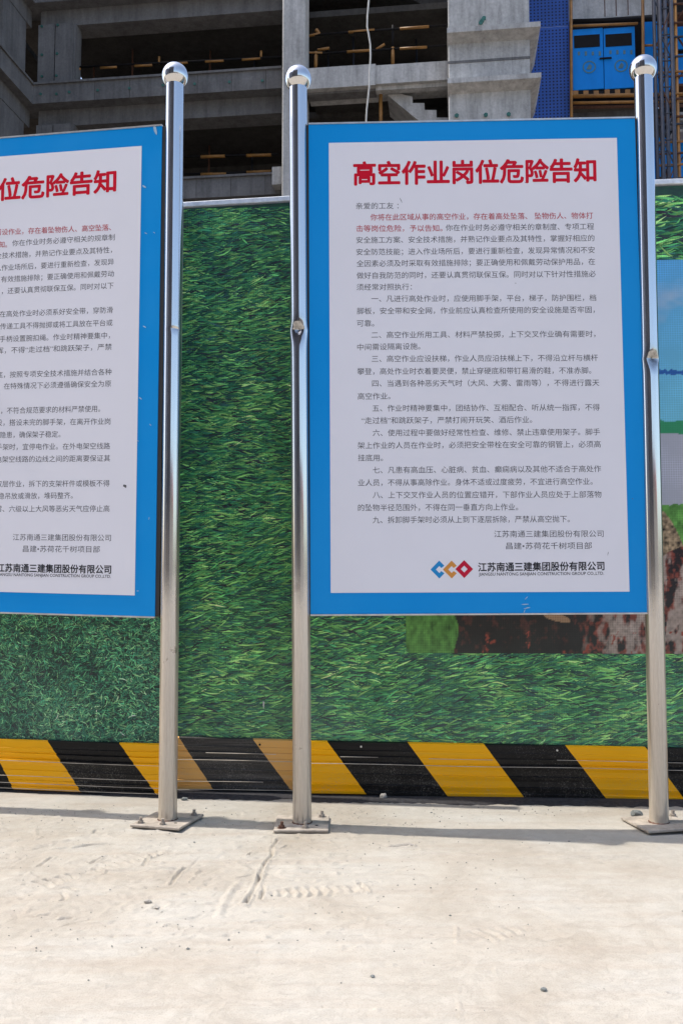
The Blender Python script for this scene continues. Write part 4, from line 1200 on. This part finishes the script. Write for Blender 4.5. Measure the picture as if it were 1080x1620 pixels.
for (ya, yb) in ((97, 101),):
    FB('pour_joint', 708.5, 839, ya, yb, tp - .012, tp, M['conc'], xref=709)
# wall behind the hoist bay
FB('upper_wall', 902, 1042, -220, 28, .9, 1.3, M['conc_light'], xref=960)
FB('bay_slab', 902, 1100, 28.3, 42, .7, 6, M['conc_dark'], xref=960)
FB('lower_wall', 902, 1042, 176, 420, .9, 1.3, M['conc'], xref=960)
for px in (958, 976, 995):
    FB('rust_streak', px, px + 1.5, -40, 26, .895, .9, M['rust'], xref=960)

# pale cable hanging in front of the landing
pts = []
for (px, py) in ((583, -120), (584, -20), (583, 3), (581, 25), (580.5, 42), (583, 55), (585.5, 70), (586, 88), (584.5, 115), (584, 135), (582, 155), (580, 172), (579, 190), (581, 240), (583, 330)):
    u, z = BL.sz(px, py, -1.3); pts.append(BL.P(u, z, -1.3))
cb = tube('hanging_cable', pts, .026, M['cable'], None, 8)
tag(cb, 'thin pale cable dangling past the concrete landing beam', 'cable')

# ------------------------------------------------------------------ blue perforated screen
def mesh_mat():
    m, nt, b = new_mat('blue_perforated_sheet')
    b.inputs['Base Color'].default_value = (0.012, 0.06, 0.30, 1); b.inputs['Roughness'].default_value = .5
    n = noise(nt, 1.1, 4, .6, objco(nt))
    r = ramp(nt, n.outputs[0], [(0.3, (0.012, 0.06, 0.28)), (0.7, (0.015, 0.085, 0.42))])
    nt.links.new(r.outputs[0], b.inputs['Base Color'])
    return m
M['scr'] = mesh_mat()
M['scrhole'] = simple('screen_hole_shadow', (0.012, 0.02, 0.05), .9)
scr = empty('blue_safety_screen', tuple(BL.P(U(870, .3), 0, .3)), 'deep blue perforated metal safety screen between the pale pier and the hoist gate', 'screen')
ts = .1
ua, ub = U(838, ts), U(901, ts)
zseam = Z(870, 42, ts)
for (z0, z1) in ((Z(870, -250, ts), zseam), (zseam - S * 1.5, zseam - .02), (0.2, zseam - S * 1.5 - .02)):
    if z0 > z1: z0, z1 = z1, z0
    sh = pbox('screen_sheet', BL, ua, ub, z0, z1, ts, ts + .03, M['scr'], scr)
    hv, hf = [], []
    if z1 < 11: continue
    stp = .098
    nu = int((ub - ua) / stp); nz = int((z1 - z0) / stp)
    for i in range(nu):
        for j in range(nz):
            u = ua + (i + .5) * (ub - ua) / nu; z = z0 + (j + .5) * stp; h = .028; b0 = len(hv)
            if z > z1 - .05: continue
            for k in range(6):
                a = math.pi / 3 * k; hv.append(BL.P(u + h * math.cos(a), z + h * math.sin(a), ts - .003))
            hf.append(tuple(range(b0, b0 + 6)))
    hh = pyd('perforations', hv, hf, M['scrhole'], sh); hh['kind'] = 'stuff'

# ------------------------------------------------------------------ hoist landing gate
gate = empty('hoist_landing_gate', tuple(BL.P(U(955, 0), 0, 0)), 'blue double hoist gate with dark mesh windows inside an orange tube frame', 'gate')
tg = 0.0
def GB(name, xl, xr, yt, yb, t0, t1, mat, parent=gate, xref=None, bevel=0.0):
    x = xref if xref is not None else xl
    return pbox(name, BL, U(xl, t0), U(xr, t0), Z(x, yb, t0), Z(x, yt, t0), t0, t1, mat, parent, bevel)
for (xl, xr, yt, yb) in ((906, 954.8, 47, 143), (955.8, 1005.5, 45, 141)):
    d = GB('door', xl, xr, yt, yb, tg, tg + .05, M['doorblue'], bevel=.006)
    GB('mesh_window', xl + 3, xr - 5, yt + 9.5, yt + 29, tg - .012, tg - .001, M['blackpaint'], d)
    u, z = BL.sz((xl + xr) / 2 + 1, (yt + yb) / 2 + 11, tg - .01)
    vs, fs = [], []
    for k in range(20):
        a = 2 * math.pi * k / 20
        for r_ in (.19, .155): vs.append(BL.P(u + r_ * math.cos(a), z + r_ * math.sin(a), tg - .01))
    fs = [(2 * k, 2 * k + 1, (2 * k + 3) % 40, (2 * k + 2) % 40) for k in range(20)]
    pyd('round_emblem', vs, fs, M['emblem'], d)
    vs = [BL.P(u + r_ * math.cos(a), z + r_ * math.sin(a), tg - .009) for (r_, a) in ((.08, .3), (.10, 1.4), (.05, 2.6), (.11, 3.8), (.09, 5.2))]
    pyd('emblem_mark', vs, [(0, 1, 2, 3, 4)], M['emblem2'], d)
    for k in range(4):
        cx = xl + 8 + k * 11; 
        for (dx, dy, w_, h_) in ((0, 0, 3.6, 5.5 + (k % 2)),):
            ua_, za_ = BL.sz(cx + dx - w_ / 2 + 1, yt + 36.5 + dy - h_ / 2 + 1, tg - .008); ub_, zb_ = BL.sz(cx + dx + w_ / 2 + 1, yt + 36.5 + dy + h_ / 2 + 1, tg - .008)
            pbox('faded_mark', BL, ua_, ub_, zb_, za_, tg - .008, tg - .002, M['emblem2'], d)
    for k in range(6):
        GB('foot_stripe', xl + k * 8.1, xl + k * 8.1 + 8, yb + .5, yb + 7.5, tg - .01, tg + .05, M['blackpaint'] if k % 2 else M['orange'], d)
GB('latch', 949, 968, 91, 93, tg - .05, tg - .012, M['blackpaint'])
def bar(name, xa, ya, xb, yb, t, r, mat, parent=gate):
    (u0, z0), (u1, z1) = BL.sz(xa, ya, t), BL.sz(xb, yb, t)
    return tube(name, [BL.P(u0, z0, t), BL.P(u1, z1, t)], r, mat, parent, 8)
bar('frame_post', 902, -150, 903.5, 330, -.1, .045, M['orange']); bar('frame_post', 1015, -150, 1018, 330, -.1, .045, M['orange'])
bar('frame_bar', 903, 41.5, 1008, 37, -.05, .04, M['orange']); bar('frame_bar', 903, 152.5, 1080, 149, -.05, .06, M['orange'])
bar('frame_bar', 903, 163, 1080, 160, -.05, .045, M['orange']); bar('frame_bar', 903, 170, 1080, 167, .1, .05, M['rust'])
bar('frame_bar', 1018, 72, 1042, 71.5, -.05, .035, M['orange'])
bar('frame_bar', 903, 34, 1042, 30, .2, .07, M['blackpaint'])
for (xl, xr, yt, yb) in ((1021, 1041, 30, 148), (1046, 1062, 40, 146), (1066, 1092, 40, 78), (1066, 1092, 86, 146), (1034, 1046, 218, 290), (1049, 1062, 218, 300), (1066, 1090, 212, 300), (1021, 1033, 218, 300)):
    GB('blue_panel', xl, xr, yt, yb, .5, .56, M['doorblue'])
GB('dark_backing', 902, 1042, 42, 172, .62, .66, M['blackpaint'])

# ------------------------------------------------------------------ hoist mast: lattice tower at the right
mast = empty('hoist_mast', tuple(BL.P(U(1060, -1.2), 0, -1.2)), 'dark lattice mast of the construction hoist rising at the right edge', 'mast')
tm = -1.3
x0, x1 = 1046, 1064
um0, um1 = U(x0, tm), U(x1, tm); wq = um1 - um0
zlo, zhi = 0.1, Z(1060, -260, tm)
for u in (um0, um1):
    for t in (tm, tm + .7):
        tube('mast_leg', [BL.P(u, zlo, t), BL.P(u, zhi, t)], .055 if u == um1 else .05, M['mast'], mast, 8)
k = 0; z = zlo
while z + .75 < zhi:
    if z > 9:
        for t in (tm, tm + .7):
            tube('mast_rung', [BL.P(um0, z, t), BL.P(um1, z, t)], .022, M['mast'], mast, 6)
            a, b_ = (um0, um1) if k % 2 else (um1, um0)
            tube('mast_brace', [BL.P(a, z, t), BL.P(b_, z + .75, t)], .018, M['rust'] if k % 3 == 0 else M['mast'], mast, 5)
    z += .75; k += 1
# scaffold with decks right of the mast
sc = empty('hoist_scaffold', tuple(BL.P(U(1085, -.4), 0, -.4)), 'rusty and orange tube scaffold with plank decks behind the hoist mast', 'scaffold')
for (xa, m_) in ((1069, 'orange'), (1096, 'rust'), (1043, 'mast')):
    (u, _z) = BL.sz(xa, 100, -.3); tube('upright_tube', [BL.P(u, 0.1, -.3), BL.P(u, zhi, -.3)], .05, M[m_], sc, 8)
for (yy, m_) in ((8, 'rust'), (38, 'rust'), (60, 'mast'), (91, 'mast'), (115, 'orange'), (122, 'rust'), (150, 'orange'), (158, 'rust'), (186, 'rust'), (198, 'mast'), (226, 'orange'), (244, 'rust'), (262, 'orange'), (284, 'mast')):
    (u0, z0), (u1, z1) = BL.sz(1040, yy, -.35), BL.sz(1110, yy - 4, -.35)
    tube('cross_tube', [BL.P(u0, z0, -.35), BL.P(u1, z1, -.35)], .034, M[m_], sc, 6)
for (xa, ya, xb, yb, m_) in ((1072, 125, 1092, 95, 'mast'), (1072, 60, 1090, 88, 'rust'), (1066, 270, 1090, 232, 'mast'), (1046, 90, 1062, 60, 'rust'), (1048, 300, 1060, 240, 'rust'), (1070, 30, 1090, 5, 'rust')):
    (u0, z0), (u1, z1) = BL.sz(xa, ya, -.25), BL.sz(xb, yb, -.25)
    tube('brace_tube', [BL.P(u0, z0, -.25), BL.P(u1, z1, -.25)], .026, M[m_], sc, 6)
for (yt, yb) in ((178, 182), (188, 191), (205, 209), (20, 24), (133, 137)):
    u0, u1 = U(1063, -.2), U(1112, -.2)
    pbox('deck_plank', BL, u0, u1, Z(1063, yb, -.2), Z(1063, yt, -.2), -.2, .4, M['conc_light'] if yt > 150 else M['rust'], sc)
GB('dark_backing', 1042, 1120, -60, 320, .8, .84, M['blackpaint'])

# ------------------------------------------------------------------ across the street, seen only mirrored in the steel
tw = empty('tower_block', (-20, -42, 0), 'dark tower block across the street, mirrored as the dark stripe in the steel poles', 'building')
hexa('wall', [(-48, -54, 0), (-4, -60, 0), (-2, -44, 0), (-46, -38, 0), (-48, -54, 62), (-4, -60, 62), (-2, -44, 62), (-46, -38, 62)], M['tower'], tw)
hexa('roof_parapet', [(-48.3, -54.3, 62.01), (-3.7, -60.3, 62.01), (-1.7, -43.7, 62.01), (-46.3, -37.7, 62.01), (-48.3, -54.3, 63), (-3.7, -60.3, 63), (-1.7, -43.7, 63), (-46.3, -37.7, 63)], M['conc'], tw)
M['paleblock'] = simple('pale_grey_cladding', (0.30, 0.29, 0.33), 0.7)
ab = empty('apartment_block', (-58, -20, 0), 'pale grey apartment block across the street left of the dark tower, mirrored in the poles', 'building')
hexa('wall', [(-75, -34, 0), (-54, -44, 0), (-48, -30, 0), (-66, -8, 0), (-75, -34, 48), (-54, -44, 48), (-48, -30, 48), (-66, -8, 48)], M['paleblock'], ab)
for kf in range(14):
    z_ = 3.2 + kf * 3.3
    hexa('window_band', [(-53.9, -43.7, z_), (-53.6, -43.9, z_), (-47.7, -30, z_), (-48.1, -29.8, z_), (-53.9, -43.7, z_ + 1.5), (-53.6, -43.9, z_ + 1.5), (-47.7, -30, z_ + 1.5), (-48.1, -29.8, z_ + 1.5)], M['tower'], ab)
lw = empty('low_building', (16, -48, 0), 'long low pale building with a red roof across the street, mirrored in the steel balls', 'building')
hexa('wall', [(-2, -60, 0), (44, -60, 0), (44, -48, 0), (-2, -48, 0), (-2, -60, 6), (44, -60, 6), (44, -48, 6), (-2, -48, 6)], M['wallfill'], lw)
hexa('roof', [(-3, -61, 6.01), (45, -61, 6.01), (45, -47, 6.01), (-3, -47, 6.01), (-1, -56, 8.4), (43, -56, 8.4), (43, -52, 8.4), (-1, -52, 8.4)], M['redroof'], lw)
